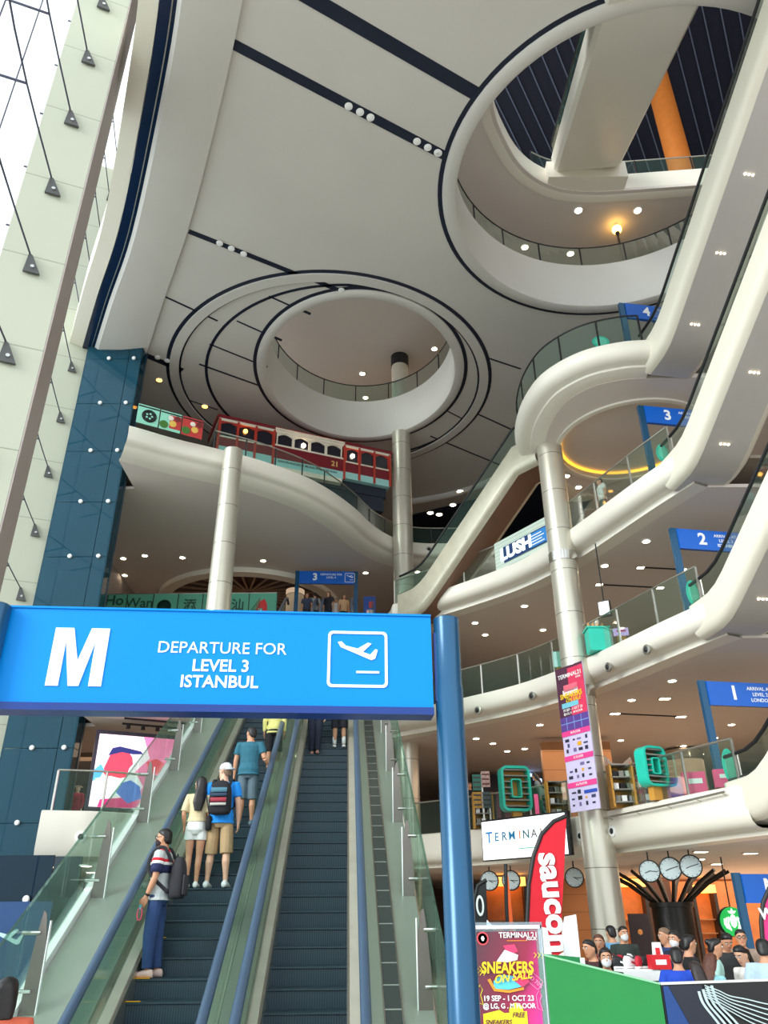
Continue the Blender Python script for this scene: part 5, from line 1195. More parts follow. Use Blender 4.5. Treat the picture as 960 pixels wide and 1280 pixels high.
# white screen with the mall name
sl_, sr_ = aty(602, 1028, 26.3), aty(706, 1021.5, 24.0); sr_[2] = sl_[2]; sd_ = sr_ - sl_; SWd = np.linalg.norm(sd_); sd_ /= SWd; sN = np.cross(sd_, UZ); SHt = 1.12
t = thing('display_screen', 'white lit screen with small multicoloured capitals behind the red flag', 'screen', sl_ + sd_ * SWd / 2)
MB().obox(sl_ - UZ * SHt - sd_ * .03, sd_ * (SWd + .12), -sN * .14, UZ * (SHt + .05)).build('case', BLACK, t)
MB().obox(sl_ - UZ * (SHt - .03) + sN * .0, sd_ * SWd, sN * .012, UZ * (SHt - .03)).build('lit_face', mat('screen_white', (246, 250, 252), .5, emit=.75), t)
x = .09
for ch, cc in zip('TERMINAL21', ((30, 130, 200), (30, 120, 170), (40, 110, 150), (40, 120, 160), (240, 120, 40), (60, 110, 120), (120, 120, 130), (150, 130, 120), (200, 80, 70), (200, 80, 70))):
    big = ch in 'T21'
    text(ch, .44 if big else .34, sl_ + sd_ * SWd * x + UZ * (-.48) + sN * .014, sd_, UZ, mat('logo_%d_%d' % cc[:2], cc, .5, emit=.3), t, 'letter', .015); x += .095 if ch not in 'I' else .075
text('ASOK', .18, sl_ + sd_ * SWd * .88 - UZ * .74 + sN * .014, sd_, UZ, mat('logo_200_80', (200, 80, 70), .5, emit=.3), t, 'lettering_line', .012)
MB().obox(sl_ + sd_ * SWd * .45 - UZ * .86 + sN * .013, sd_ * SWd * .3, sN * .005, UZ * .03).build('underline', mat('logo_green', (120, 200, 170), .5, emit=.3), t)
# clocks
def clock(px, py, Y, rpx, zc, lab, hh, mn, face=-20):
    c = aty(px, py, Y); r = rpx * (np.linalg.norm(c - EYE)) / FPX * .93; t = thing('hanging_clock', lab, 'clock', c); a = V(math.cos(R(face)), math.sin(R(face)), 0); nd = V(a[1], -a[0], 0)
    MB().lathe(c - nd * .07, [(r * .98, 0), (r * 1.06, .01), (r * 1.06, .13), (r * .95, .14), (r * .93, .12)], 32, nd).build('case', BLACK, t, 40)
    MB().lathe(c + nd * .052, [(r * .95, 0), (r * .95, .006)], 32, nd).build('dial', mat('clock_dial', (206, 222, 226), .4), t)
    for k in range(12):
        u = k * math.pi / 6; MB().beam(c + nd * .061 + (a * math.sin(u) + UZ * math.cos(u)) * r * .78, c + nd * .061 + (a * math.sin(u) + UZ * math.cos(u)) * r * .9, r * .05, .004, nd).build('hour_mark', DKMET, t)
    for u, l in ((hh, .5), (mn, .75)): MB().beam(c + nd * .064 - (a * math.sin(u) + UZ * math.cos(u)) * r * .1, c + nd * .064 + (a * math.sin(u) + UZ * math.cos(u)) * r * l, r * .07, .004, nd).build('hand', BLACK, t)
    MB().tube([c + V(0, 0, r), V(c[0], c[1], zc)], .02, 6).build('hanging_rod', BLACK, t)
cz = FL[1] - 1.07
for px, py, Y, r_, lab in ((812, 1089, 22.9, 11.5, 'leftmost of the three clocks hanging right of the column'), (838, 1086, 22.6, 12, 'middle one of the three clocks hanging right of the column'), (863.5, 1083, 22.3, 12, 'rightmost of the three clocks hanging right of the column'),
                           (612, 1101, 28.6, 10.5, 'leftmost hanging clock, below the white screen'), (639, 1100.5, 28.2, 10.5, 'hanging clock behind the orange flag'), (718, 1097, 26.2, 10.5, 'hanging clock between the red flag and the column')):
    clock(px, py, Y, r_, cz, lab, R(250 if px > 750 else 120), R(75 if px > 830 else 95), -16)
# long banner on the column
bTL = aty(694, 838, 22.75); bTR = atz(727, 826, bTL[2]); bd = bTR - bTL; BW = np.linalg.norm(bd); bd /= BW; bN = np.cross(bd, UZ); bBL = aty(712, 1016, 22.75); BH = bTL[2] - bBL[2]
t = thing('long_banner', 'long vertical sale banner hanging on the round steel column', 'banner', bTL + bd * BW / 2 - UZ * BH)
BB = lambda u, v, d=0: bTL + bd * BW * u - UZ * BH * v + bN * d
def bq(u0, u1, v0, v1, m_, nm, d=.012): return MB().obox(BB(u0, v1, d - .006), bd * BW * (u1 - u0), bN * .006, UZ * BH * (v1 - v0)).build(nm, m_, t)
LAV = mat('banner_lavender', (214, 204, 240), .5); HOT = mat('banner_pink', (248, 70, 150), .5); PDK = mat('banner_plum', (84, 40, 66), .5, var=.2); PRD = mat('banner_red', (226, 56, 96), .5, var=.12); BPUR = mat('banner_purple', (96, 66, 150), .5)
MB().obox(BB(0, 1, 0), bd * BW, -bN * .03, UZ * BH).build('sheet', LAV, t)
bq(0, 1, 0, .36, PDK, 'poster_field'); bq(.45, 1, .02, .36, PRD, 'poster_red', .014); bq(0, 1, .36, .46, BPUR, 'purple_grid')
for v in (.46, .63, .81): bq(0, 1, v, v + .035, HOT, 'pink_band', .016)
text('TERMINAL21', .17, BB(.52, .07, .016), bd, UZ, LETTER, t, 'lettering_line', .012); text('ASOK', .08, BB(.82, .1, .016), bd, UZ, LETTER, t, 'lettering_line', .01)
YEL = mat('poster_yellow', (250, 206, 40), .5)
text('SNEAKERS', .19, BB(.5, .215, .024), bd, UZ, YEL, t, 'lettering_line', .03); text('ON SALE', .15, BB(.56, .25, .024), bd, UZ, YEL, t, 'lettering_line', .02, shear=.3)
for u, v, w_, h_, cc in ((.5, .16, .5, .05, (236, 110, 130)), (.48, .19, .55, .04, (240, 236, 236)), (.42, .28, .6, .035, (120, 200, 220))): bq(u - w_ / 2, u + w_ / 2, v - h_ / 2, v + h_ / 2, mat('shoe_print_%d' % cc[1], cc, .5), 'shoe_print', .018)
text('19 SEP - 1 OCT 23', .10, BB(.5, .315, .018), bd, UZ, LETTER, t, 'lettering_line', .012); text('@ LG, G . M FLOOR', .085, BB(.5, .34, .018), bd, UZ, LETTER, t, 'lettering_line', .012)
for k in range(3): bq(.22 + .26 * k, .235 + .26 * k, .365, .455, mat('grid_cyan', (130, 170, 230), .5), 'grid_line', .015)
bq(0, 1, .405, .41, mat('grid_cyan', (130, 170, 230), .5), 'grid_line', .016)
for v, s in ((.4775, 'M FLOOR'), (.6475, 'G FLOOR'), (.8275, 'LG FLOOR')): text(s, .09, BB(.5, v, .02), bd, UZ, LETTER, t, 'lettering_line', .01)
random.seed(11)
LC_ = [(40, 44, 70), (60, 70, 110), (40, 120, 200), (30, 30, 40), (120, 110, 160), (232, 170, 40)]
for v0, v1 in ((.51, .62), (.68, .80), (.86, .98)):
    for r_ in range(3):
        for k in range(4):
            if random.random() < .88:
                w_ = random.choice((.07, .1, .14)); h_ = random.choice((.008, .014, .018)); u = .16 + .22 * k + random.uniform(-.03, .03); v = v0 + (v1 - v0) * (r_ + .5) / 3
                bq(u - w_ / 2, u + w_ / 2, v - h_, v + h_ * .4, mat('mark_%d' % LC_[(k * 2 + r_) % 6][0], LC_[(k * 2 + r_) % 6], .5), 'shop_mark', .012)
bq(.55, .98, .872, .893, mat('mark_blue_bar', (40, 80, 190), .5), 'shop_mark', .02)
# ================================================================== GROUND FLOOR RIGHT: SHOPS
WOODP = banded('wood_wall', (176, 124, 78), (120, 82, 50), .45, 0, (0, 0, 1), 1.5, .03, .08)
structure(MB().box((6.6, 37.0, 1.7), (5.2, .3, 3.4)), 'wall_shop_left', WOODP)
structure(MB().box((15.5, 38.5, 1.7), (12.0, .3, 3.4)), 'wall_shop_right', mat('shop_tan', (176, 112, 66), .5, var=.15))
structure(MB().box((11.2, 37.5, 1.6), (1.6, 1.4, 3.2)), 'wall_shop_pier', mat('shop_dark_brown', (70, 40, 26), .5))
structure(MB().box((7.2, 30.6, 6.05), (2.6, .3, 3.3)), 'wall_level_one_panel', WOODP)
def shop_front(x0, x1, Y, z0, z1, nm, lab, glow):
    t = thing('shop_bay', lab, 'shop', ((x0 + x1) / 2, Y, z0))
    MB().box(((x0 + x1) / 2, Y + .6, (z0 + z1) / 2), (x1 - x0, .1, z1 - z0)).build('back_wall', mat('shop_orange', (206, 120, 52), .5, var=.15), t)
    MB().box(((x0 + x1) / 2, Y + .1, z1 - .18), (x1 - x0, .5, .3)).build('fascia', mat('fascia_glow', (255, 176, 84), .5, emit=glow), t)
    for k in range(3): MB().box(((x0 + x1) / 2, Y + .35, z0 + .7 + .5 * k), (x1 - x0 - .2, .35, .04)).build('shelf', WOOD, t)
    for x in (x0, x1): MB().box((x, Y + .3, (z0 + z1) / 2), (.12, .6, z1 - z0)).build('side_frame', DKMET, t)
    return t
a, b = aty(608, 1150, 33)[0], aty(660, 1150, 33)[0]
shop_front(a, b, 33, 0, 3.2, 'left', 'orange-lit shop front behind the black flag on the ground floor', 1.6)
cols_ = [(200, 40, 40), (230, 130, 40), (40, 50, 120), (240, 220, 190), (60, 40, 90), (210, 60, 60), (240, 170, 60), (50, 50, 60), (200, 80, 40), (90, 60, 120)]
for k in range(10):
    x = a + .2 + (b - a - .4) * (k % 5 + .5) / 5; z = (1.22 if k < 5 else .72)
    t = thing('shop_bag', 'colourful bag on the orange-lit shop shelves', 'bag', (x, 33.35, z), 'bags on the orange shop shelves')
    MB().loft([[(x + sx * .13 * kx, 33.35 + sy * .08, z + h) for sx, sy in ((-1, -1), (1, -1), (1, 1), (-1, 1))] for h, kx in ((0, .9), (.04, 1), (.2, 1), (.27, .8))]).build('sack', mat('bag_%d_%d' % cols_[k][:2], cols_[k], .6), t)
    MB().tube([(x - .06, 33.3, z + .26), (x, 33.3, z + .36), (x + .06, 33.3, z + .26)], .012, 6).build('handle', BLACK, t)
a, b = aty(776, 1150, 36)[0], aty(812, 1150, 36)[0]
shop_front(a, b, 36, 0, 3.25, 'mid', 'orange-lit shop front left of the fan-topped column', 1.2)
a, b = aty(873, 1150, 36)[0], aty(900, 1150, 36)[0]
shop_front(a, b, 36, 0, 3.0, 'right', 'dim brown shop front right of the fan-topped column', .5)
for px, lab in ((800, 'left'), (856, 'right')):
    c = aty(px, 1165, 33.0); t = thing('shop_poster', 'dark navy poster panel with a small gold motif %s of the dark column' % lab, 'poster', (c[0], c[1], 0))
    MB().box((c[0], c[1], .95), (.75, .06, 1.9)).build('board', mat('poster_navy', (30, 28, 44), .5), t); MB().lathe(c + V(0, -.035, 0), [(.1, 0), (.02, .01)], 6, (0, -1, 0)).build('motif', mat('motif_gold', (190, 140, 80), .5), t)
c = aty(842, 1150, 29.5); t = thing('fan_column', 'dark round column with black ribs fanning out to the ceiling', 'column', (c[0], c[1], 0))
MB().lathe((c[0], c[1], 0), [(.66, 0), (.66, 2.05), (.72, 2.06), (.72, 2.2)], 28).build('core', mat('core_black', (30, 32, 32), .35), t, 40)
for k in range(18):
    u = 2 * math.pi * k / 18; MB().tube([c * V(1, 1, 0) + V(.5 * math.cos(u), .5 * math.sin(u), 2.15), c * V(1, 1, 0) + V(1.3 * math.cos(u), 1.3 * math.sin(u), 2.75), c * V(1, 1, 0) + V(2.0 * math.cos(u), 2.0 * math.sin(u), 3.1)], .055, 6).build('rib', mat('rib_black', (16, 15, 15), .7), t)
c = aty(915, 1152, 25.0); t = thing('round_logo_sign', 'round green and white lit emblem sign left of the M sign post', 'sign', c)
MB().lathe(c, [(.36, 0), (.38, -.04), (.38, -.1)], 30, (0, -1, 0)).build('rim', BLACK, t)
MB().lathe(c + V(0, -.1, 0), [(.37, 0), (.36, .012)], 30, (0, -1, 0)).build('green_disc', mat('emblem_green', (24, 160, 70), .5, emit=.7), t)
EMW = mat('emblem_white', (244, 250, 244), .5, emit=.9)
f = c + V(0, -.115, 0)
MB().prism([f + V(x, 0, z) for x, z in ((-.07, -.1), (-.1, .06), (-.05, .15), (0, .19), (.05, .15), (.1, .06), (.07, -.1), (0, -.16))], (0, -.008, 0)).build('white_figure', EMW, t)
for sx in (-1, 1):
    for k in range(3): MB().tube([f + V(sx * (.12 + .06 * k), 0, .12 - .02 * k), f + V(sx * (.15 + .055 * k), 0, -.05), f + V(sx * (.10 + .05 * k), 0, -.22 + .03 * k)], .018, 6).build('white_wave', EMW, t)
MB().prism([f + V(x, 0, z) for x, z in ((0, .34), (-.04, .26), (-.12, .27), (-.06, .2), (.06, .2), (.12, .27), (.04, .26))], (0, -.008, 0)).build('white_star', EMW, t)
MB().tube([c + V(0, -.05, .38), V(c[0], c[1] - .05, cz)], .02, 6).build('hanging_rod', BLACK, t)

# ---- feather flags
def flag(pts, Y, m_, nm, lab, pole_pts, cat='flag', base=True):
    P = [aty(px, py, Y) for px, py in pts]; c = sum(P) / len(P); t = thing(nm, lab, cat, (P[-1][0], Y, 0))
    MB().prism(P, (0, .02, 0)).build('cloth', m_, t)
    q = [aty(px, py, Y + .01) for px, py in pole_pts]; q.append(V(q[-1][0], Y + .01, .02))
    MB().tube(q, .028, 8).build('pole', BLACK, t, 60)
    MB().box((q[-1][0], Y, .03), (.5, .5, .05)).build('base_plate', BLACK, t)
    return t, P
FR = mat('flag_red', (208, 18, 42), .7)
t, P = flag([(708, 1021), (706, 1070), (703, 1130), (700, 1200), (658, 1200), (660, 1150), (662, 1105), (668, 1070), (678, 1044), (692, 1028)], 11.0, FR, 'feather_flag', 'tall red feather flag with white lowercase letters running down it',
            [(708, 1020), (692, 1027), (677, 1043), (667, 1070), (661, 1105), (659, 1150), (657, 1205)])
x0 = aty(686, 1066, 10.985)
text('saucony', .40, aty(685, 1066, 10.985), V(.03, 0, -1), V(1, 0, .03), LETTER, t, 'lettering_line', .035, align='LEFT')
t, P = flag([(608, 1101), (608, 1150), (607, 1200), (592, 1200), (593, 1130), (597, 1108)], 12.2, BLACK, 'feather_flag', 'small black feather flag with a white ring, beside the blue post', [(608, 1100), (597, 1107), (592, 1130), (591, 1205)])
c = aty(600, 1132, 12.17); rg = MB(); rg.loft([[c + V(.055 * math.cos(u) * k, dy, .13 * math.sin(u) * k2) for u in np.linspace(0, 2 * math.pi, 24, endpoint=False)] for k, k2, dy in ((1, 1, 0), (1, 1, -.012), (.55, .72, -.012), (.55, .72, 0))], cap=False); rg.build('white_ring', LETTER, t)
q_ = aty(600, 1168, 12.17); MB().prism([q_ + V(a, 0, b) for a, b in ((-.06, -.06), (-.06, .05), (.0, .0), (.06, .05), (.06, -.06))], (0, -.01, 0)).build('white_mark', LETTER, t)
t, P = flag([(632, 1080), (636, 1100), (641, 1150), (642, 1200), (637, 1200), (634, 1130)], 13.2, mat('flag_orange', (240, 100, 40), .6), 'feather_flag', 'thin orange feather flag seen edge-on below the white screen', [(632, 1080), (633, 1130), (637, 1205)])
pp = flag([(960, 1112), (955, 1130), (953, 1150), (955, 1178), (975, 1178), (975, 1105)], 10.6, mat('flag_magenta', (232, 50, 130), .6), 'feather_flag', 'magenta feather flag cut off by the right edge', [(962, 1110), (954, 1128), (951.5, 1150), (954, 1190)])
text('W', .17, aty(958.5, 1143, 10.585), RX, UZ, LETTER, pp[0], 'letter', .03)

# ---- poster stand by the blue post
o = aty(585, 1157, 6.5); q = aty(676, 1163, 6.5); pd = q - o; PW_ = .60; pd = V(pd[0], 0, 0); PW_ = np.linalg.norm(pd); pd /= PW_; pN = V(0, -1, 0); PT = o[2]
t = thing('poster_stand', 'clear-framed stand with a dark and pink SNEAKERS sale poster', 'poster stand', (o[0] + PW_ / 2, 6.5, 0))
PB = lambda u, v, d=0: o + pd * PW_ * u - UZ * v * .76 + pN * d
FRA = glass('acrylic', (226, 240, 246), .14, .3, (200, 216, 226))
MB().obox(PB(-.02, .92, -.03), pd * PW_ * 1.04, pN * .03, UZ * .72).build('acrylic_frame', FRA, t)
for u in (0, .985): MB().obox(PB(u, .92, .0), pd * PW_ * .015, pN * .015, UZ * .70).build('frame_edge', mat('frame_silver', (200, 208, 214), .3, .5), t)
MB().obox(PB(0, .03, .0), pd * PW_, pN * .015, UZ * .023).build('frame_edge', LETTER, t)
for u in (.08, .88): MB().obox(PB(u, PT / .76, -.03), pd * .03, pN * .03, UZ * (PT - .69)).build('leg', DKMET, t)
MB().obox(PB(-.05, PT / .76, -.25), pd * PW_ * 1.1, pN * .5, UZ * .03).build('foot', DKMET, t)
def gradmat(name, c0, c1, axis, lo, hi):
    m_ = bpy.data.materials.new(name); m_.use_nodes = True; nt = m_.node_tree; b_ = nt.nodes['Principled BSDF']; N = nt.nodes.new
    ge = N('ShaderNodeNewGeometry'); sp = N('ShaderNodeVectorMath'); sp.operation = 'DOT_PRODUCT'; sp.inputs[1].default_value = axis
    mr = N('ShaderNodeMapRange'); mr.inputs[1].default_value = lo; mr.inputs[2].default_value = hi
    rp = N('ShaderNodeValToRGB'); rp.color_ramp.elements[0].color = lin(c0[0]) + (1,); rp.color_ramp.elements[1].color = lin(c1) + (1,)
    e1 = rp.color_ramp.elements.new(.62); e1.color = lin(c0[1]) + (1,)
    nt.links.new(ge.outputs['Position'], sp.inputs[0]); nt.links.new(sp.outputs['Value'], mr.inputs[0]); nt.links.new(mr.outputs[0], rp.inputs[0]); nt.links.new(rp.outputs[0], b_.inputs['Base Color']); b_.inputs['Roughness'].default_value = .3
    return m_
GP = gradmat('poster_print', ((62, 54, 64), (150, 34, 70)), (246, 60, 165), (1, 0, -.35), PB(0, 0)[0] - .35 * PB(0, .1)[2], PB(1, 0)[0] - .35 * PB(1, .8)[2])
MB().obox(PB(.05, .92, .002), pd * PW_ * .87, pN * .004, UZ * .66).build('printed_sheet', GP, t)
def pq(pts, m_, nm, d=.010): return MB().prism([PB(u, v, d) for u, v in pts], pN * .002).build(nm, m_, t)
text('TERMINAL21', .050, PB(.68, .085, .012), pd, UZ, LETTER, t, 'lettering_line', .012, depth=.002); text('ASOK', .03, PB(.86, .115, .012), pd, UZ, LETTER, t, 'lettering_line', .01, depth=.002)
pq([(.52, .128), (.80, .128), (.80, .133), (.52, .133)], mat('poster_orange', (250, 150, 40), .5), 'underline')
RB = mat('badge_red', (226, 80, 90), .5)
rg = MB(); c = PB(.19, .11, .008); rg.lathe(c, [(.043, 0), (.043, .003), (.034, .003), (.034, 0)], 22, pN); rg.build('badge_ring', RB, t)
pq([(.165, .11), (.18, .09), (.2, .09), (.215, .11), (.2, .13), (.18, .13)], LETTER, 'badge_mark', .014)
WSH = mat('shoe_white', (236, 234, 236), .5); CYN = mat('print_cyan', (90, 200, 224), .5); PNK2 = mat('print_rose', (226, 60, 110), .5); YLW = mat('print_yellow', (240, 230, 40), .5); ORG = mat('poster_yellow', (250, 206, 40), .5)
pq([(.46, .17), (.62, .16), (.66, .22), (.60, .235), (.5, .215)], PNK2, 'shoe_collar', 0.011); pq([(.36, .30), (.48, .205), (.6, .235), (.66, .25), (.64, .29), (.5, .31)], WSH, 'shoe_upper', 0.013)
pq([(.30, .46), (.42, .41), (.7, .43), (.72, .5), (.5, .53), (.3, .52)], CYN, 'shoe_side', 0.015); pq([(.22, .45), (.26, .44), (.32, .52), (.5, .535), (.7, .51), (.7, .53), (.5, .555), (.3, .54)], mat('poster_orange', (250, 150, 40), .5), 'shoe_sole', 0.018)
pq([(.55, .44), (.74, .40), (.78, .47), (.68, .51)], PNK2, 'shoe_toe', 0.021)
text('SNEAKERS', .098, PB(.50, .355, .028), pd, V(.06, 0, 1), ORG, t, 'lettering_line', .03, depth=.003, xs=.82)
text('ON SALE', .068, PB(.56, .43, .03), pd + UZ * .12, UZ, ORG, t, 'lettering_line', .022, depth=.003, shear=.25)
for s, v, z in (('19 SEP - 1 OCT 23', .600, .046), ('@ LG, G . M FLOOR', .66, .042)): text(s, z, PB(.49, v, .012), pd, UZ, LETTER, t, 'lettering_line', .02, depth=.002)
for u0, v0, cc in ((.10, .34, YLW), (.10, .37, YLW), (.90, .23, YLW)):
    for k in range(3): pq([(u0 + .05 * k - .03, v0), (u0 + .05 * k, v0 + .02), (u0 + .05 * k - .03, v0 + .045), (u0 + .05 * k - .022, v0 + .045), (u0 + .05 * k + .012, v0 + .02), (u0 + .05 * k - .022, v0)], cc, 'chevron')
tgc = PB(.82, .44, .009); a1 = (pd * .75 - UZ * .6); a1 /= np.linalg.norm(a1); b1 = np.cross(pN, a1)
MB().tube([tgc + a1 * x + b1 * z for x, z in rrect(.15, .065, .012) + [rrect(.15, .065, .012)[0]]], .0022, 5).build('discount_tag', mat('tag_rose', (255, 150, 200), .5), t); text('UP TO 70%', .036, tgc, a1, b1 * 1.0, mat('tag_rose', (255, 150, 200), .5), t, 'lettering_line', .014, depth=.002)
for u0, v0, m2 in ((.12, .55, YLW), (.90, .60, mat('tag_rose', (255, 150, 200), .5))):
    MB().tube([PB(u0 + x, v0 + z, .01) for x, z in ((-.03, .08), (-.04, -.02), (.0, -.06), (.03, -.02), (.0, .02), (.03, .1), (-.03, .08))], .0025, 5).build('bag_outline', m2, t)
pq([(.14, .72), (.36, .69), (.42, .715), (.72, .70), (.72, .92), (.14, .92)], YLW, 'yellow_tag')
c = PB(.58, .70, .011); MB().lathe(c, [(.05, 0), (.05, .002)], 20, pN).build('yellow_tag', YLW, t)
for s, u, v, z in (('FREE', .60, .73, .042), ('SNEAKERS', .33, .785, .04), ('CUSTOM WORKSHOP', .43, .845, .036)): text(s, z, PB(u, v, .016), pd, UZ, mat('tag_plum', (110, 30, 60), .5), t, 'lettering_line', .012, depth=.002, shear=.3)

# ---- barrier: green panel, then a black printed one
GRN = mat('barrier_green', (30, 142, 70), .4, var=.03)
def barrier(p0, p1, Y0, Y1, m_, lab, extra):
    a, b = aty(*p0, Y0), aty(*p1, Y1); d = b - a; t = thing('barrier_panel', lab, 'barrier', ((a[0] + b[0]) / 2, (Y0 + Y1) / 2, 0)); dh = V(d[0], d[1], 0); L_ = np.linalg.norm(dh); nb_ = np.cross(dh / L_, UZ)
    MB().prism([V(a[0], a[1], .02), V(b[0], b[1], .02), b, a], -nb_ * .06).build('board', m_, t)
    MB().beam(a + UZ * .008 - nb_ * .03, b + UZ * .008 - nb_ * .03, .075, .016).build('top_edge', LETTER if extra else mat('edge_pale_green', (150, 214, 170), .4), t)
    for f_ in (a, b): MB().box((f_[0], f_[1] + .04, .015), (.3, .5, .03)).build('foot', DKMET, t)
    return t, a, b, dh / L_, L_, nb_
barrier((676, 1194), (825, 1231), 8.3, 8.35, GRN, 'plain green barrier panel in front of the shoppers', False)
t, a, b, dh, L_, nb_ = barrier((826, 1231), (985, 1225.5), 8.35, 8.75, mat('barrier_black', (18, 20, 24), .3), 'black barrier panel with white flowing stripes and a blue corner', True)
Q = lambda u, v, d=.004: a + (b - a) * V(1, 1, 0) * u + UZ * ((b[2] - a[2]) * u - v) + nb_ * d
MB().prism([Q(.012, .012), Q(.25, .012), Q(.32, .2), Q(.45, .5), Q(.5, .8), Q(.012, .8)], nb_ * .003).build('blue_print', mat('print_navy_blue', (22, 70, 140), .3), t)
MB().prism([Q(.05, .012, .008), Q(.3, .012, .008), Q(.34, .16, .008), Q(.52, .5, .008), Q(.62, .8, .008), Q(.30, .8, .008), Q(.16, .3, .008)], nb_ * .003).build('dark_print', mat('print_ink', (26, 34, 52), .3), t)
STR = mat('print_ice', (206, 228, 232), .4)
for k in range(4):
    pts = spline([(.26 + .035 * k, .06 - .014 * k), (.28 + .038 * k, .16), (.36 + .045 * k, .30), (.44 + .05 * k, .46), (.47 + .06 * k, .7)], 6); w_ = .010
    MB().loft([[Q(u, v, .014), Q(u + w_ * 2.0, v, .014), Q(u + w_ * 2.0, v, .018), Q(u, v, .018)] for u, v in pts]).build('white_stripe', STR, t)
for k in range(6):
    pts = spline([(.32, .012 + .018 * k), (.42, .055 + .024 * k), (.50, .10 + .026 * k), (.62, .13 + .036 * k), (.8, .18 + .045 * k), (.99, .20 + .06 * k)], 6)
    MB().loft([[Q(u, v, .020), Q(u, v + .010, .020), Q(u, v + .010, .024), Q(u, v, .024)] for u, v in pts]).build('white_stripe', STR, t)
# booth behind the green panel, white cards
c0, c1 = aty(675, 1192, 9.0), aty(729, 1197, 9.0)
t = thing('sales_booth', 'low green booth wall with a pale board behind the green panel', 'booth', ((c0[0] + c1[0]) / 2, 9.1, 0))
MB().prism([V(c0[0], 9.0, 0), V(c1[0], 9.0, 0), c1, c0], (0, .08, 0)).build('wall', mat('booth_green', (20, 130, 70), .4), t)
q0, q1 = aty(676, 1199, 8.9), aty(707, 1203, 8.9); MB().prism([q0 - V(0, 0, .3), q1 - V(0, 0, .3), q1, q0], (0, .04, 0)).build('pale_board', mat('pale_card', (236, 220, 160), .5), t)
MB().box((c1[0] - .02, 8.96, c1[2] / 2), (.04, .04, c1[2])).build('corner_trim', LETTER, t)
for pts, Y, lab in (([(706, 1146), (720, 1143), (722, 1160), (726, 1198), (706, 1198), (703, 1165)], 9.6, 'tall white card standing right of the red flag'), ([(672, 1158), (684, 1160), (690, 1195), (676, 1195)], 9.4, 'white card leaning beside the sale poster'), ([(609, 1150), (620, 1162), (608, 1162)], 8.2, 'white corner of a card above the sale poster')):
    P = [aty(x, y, Y) for x, y in pts]; c = sum(P) / len(P); t = thing('white_card', lab, 'card', (c[0], Y, 0))
    MB().prism(P, (0, .03, 0)).build('card', LETTER, t); zb = min(p[2] for p in P); MB().box((c[0], Y + .015, zb / 2 + .01), (.05, .03, zb)).build('support', DKMET, t); MB().box((c[0], Y + .015, .01), (.3, .3, .02)).build('base', DKMET, t)
# ---- sneaker table
ta = aty(772, 1212, 10.2); tb_ = aty(832, 1210, 10.2); tz = ta[2]; tw_ = tb_[0] - ta[0]
t = thing('sale_table', 'black-draped sale table with white edging covered in sneakers', 'table', ((ta[0] + tb_[0]) / 2, 10.9, 0))
MB().box((ta[0] + tw_ / 2, 10.9, tz - .02), (tw_ + .1, 1.4, .04)).build('table_top', LETTER, t); MB().box((ta[0] + tw_ / 2, 10.9, (tz - .04) / 2), (tw_ + .04, 1.34, tz - .04)).build('drape', BLACK, t); MB().box((ta[0] + tw_ / 2, 10.19, tz - .06), (tw_ + .1, .012, .1)).build('price_strip', LETTER, t)
def sneaker(base, rz, c1, c2, lab, tilt=0):
    t = thing('sneaker', lab, 'shoe', base, 'sneakers on the sale table'); ca, sa = math.cos(rz), math.sin(rz); Lw = lambda x, y, z: V(base[0] + x * ca - y * sa, base[1] + x * sa + y * ca, base[2] + z)
    prof = [(-.14, .028, .02), (-.12, .04, .026), (-.04, .038, .024), (.06, .044, .024), (.12, .036, .03), (.15, .012, .036)]
    MB().loft([[Lw(x, w_ * math.cos(u), .0 + h * (.5 + .5 * math.sin(u))) for u in np.linspace(0, 2 * math.pi, 10, endpoint=False)] for x, w_, h in prof]).build('sole', LETTER, t, True)
    prof = [(-.135, .022, .10), (-.11, .034, .12), (-.05, .034, .115), (.0, .036, .09), (.06, .038, .065), (.11, .03, .05), (.138, .01, .035)]
    MB().loft([[Lw(x, w_ * math.cos(u), .012 + h * (.5 + .5 * math.sin(u))) for u in np.linspace(0, 2 * math.pi, 10, endpoint=False)] for x, w_, h in prof]).build('upper', c1, t, True)
    MB().loft([[Lw(x, .0385 * sg, .03 + h), Lw(x, .041 * sg, .05 + h)] for x, h, sg in ((-.06, .03, -1), (.0, .01, -1), (.06, -.008, -1))], closed=False).build('side_mark', c2, t)
SB, SRD, SW_ = mat('sneaker_black', (26, 26, 30), .6), mat('sneaker_red', (190, 30, 50), .6), mat('sneaker_white', (236, 236, 238), .6)
k = 0
for r_ in range(3):
    for j in range(4):
        c1, c2 = ((SB, LETTER), (SW_, SRD), (SRD, LETTER), (SB, SRD))[(j + r_) % 4]
        nm = {SB: 'black', SW_: 'white', SRD: 'red'}[c1]
        sneaker((ta[0] + .08 + tw_ * .8 * (j + .5) / 4, 10.45 + .38 * r_, tz), R(20 + 15 * ((j + r_) % 3)), c1, c2, '%s sneaker on the sale table' % nm); k += 1
c = aty(824, 1204, 10.25); t = thing('price_box', 'red box sign with a white label at the right end of the sneaker table', 'sign', c)
MB().box((c[0], c[1], tz + .07), (.22, .16, .14)).build('box', mat('price_red', (214, 28, 40), .5), t); MB().box((c[0], c[1] - .082, tz + .07), (.12, .004, .05)).build('label', LETTER, t)
c = aty(822, 1188, 10.5); t = thing('tent_card', 'white tent card with red print on the sneaker table', 'card', (c[0], c[1], tz))
MB().prism([V(c[0] - .075, c[1], tz), V(c[0] + .075, c[1], tz), V(c[0] + .05, c[1] + .02, tz + .26), V(c[0] - .045, c[1] + .02, tz + .26)], (0, .02, 0)).build('card', LETTER, t)
MB().box((c[0], c[1] - .003, tz + .17), (.05, .006, .07)).build('print_block', mat('price_red', (214, 28, 40), .5), t)

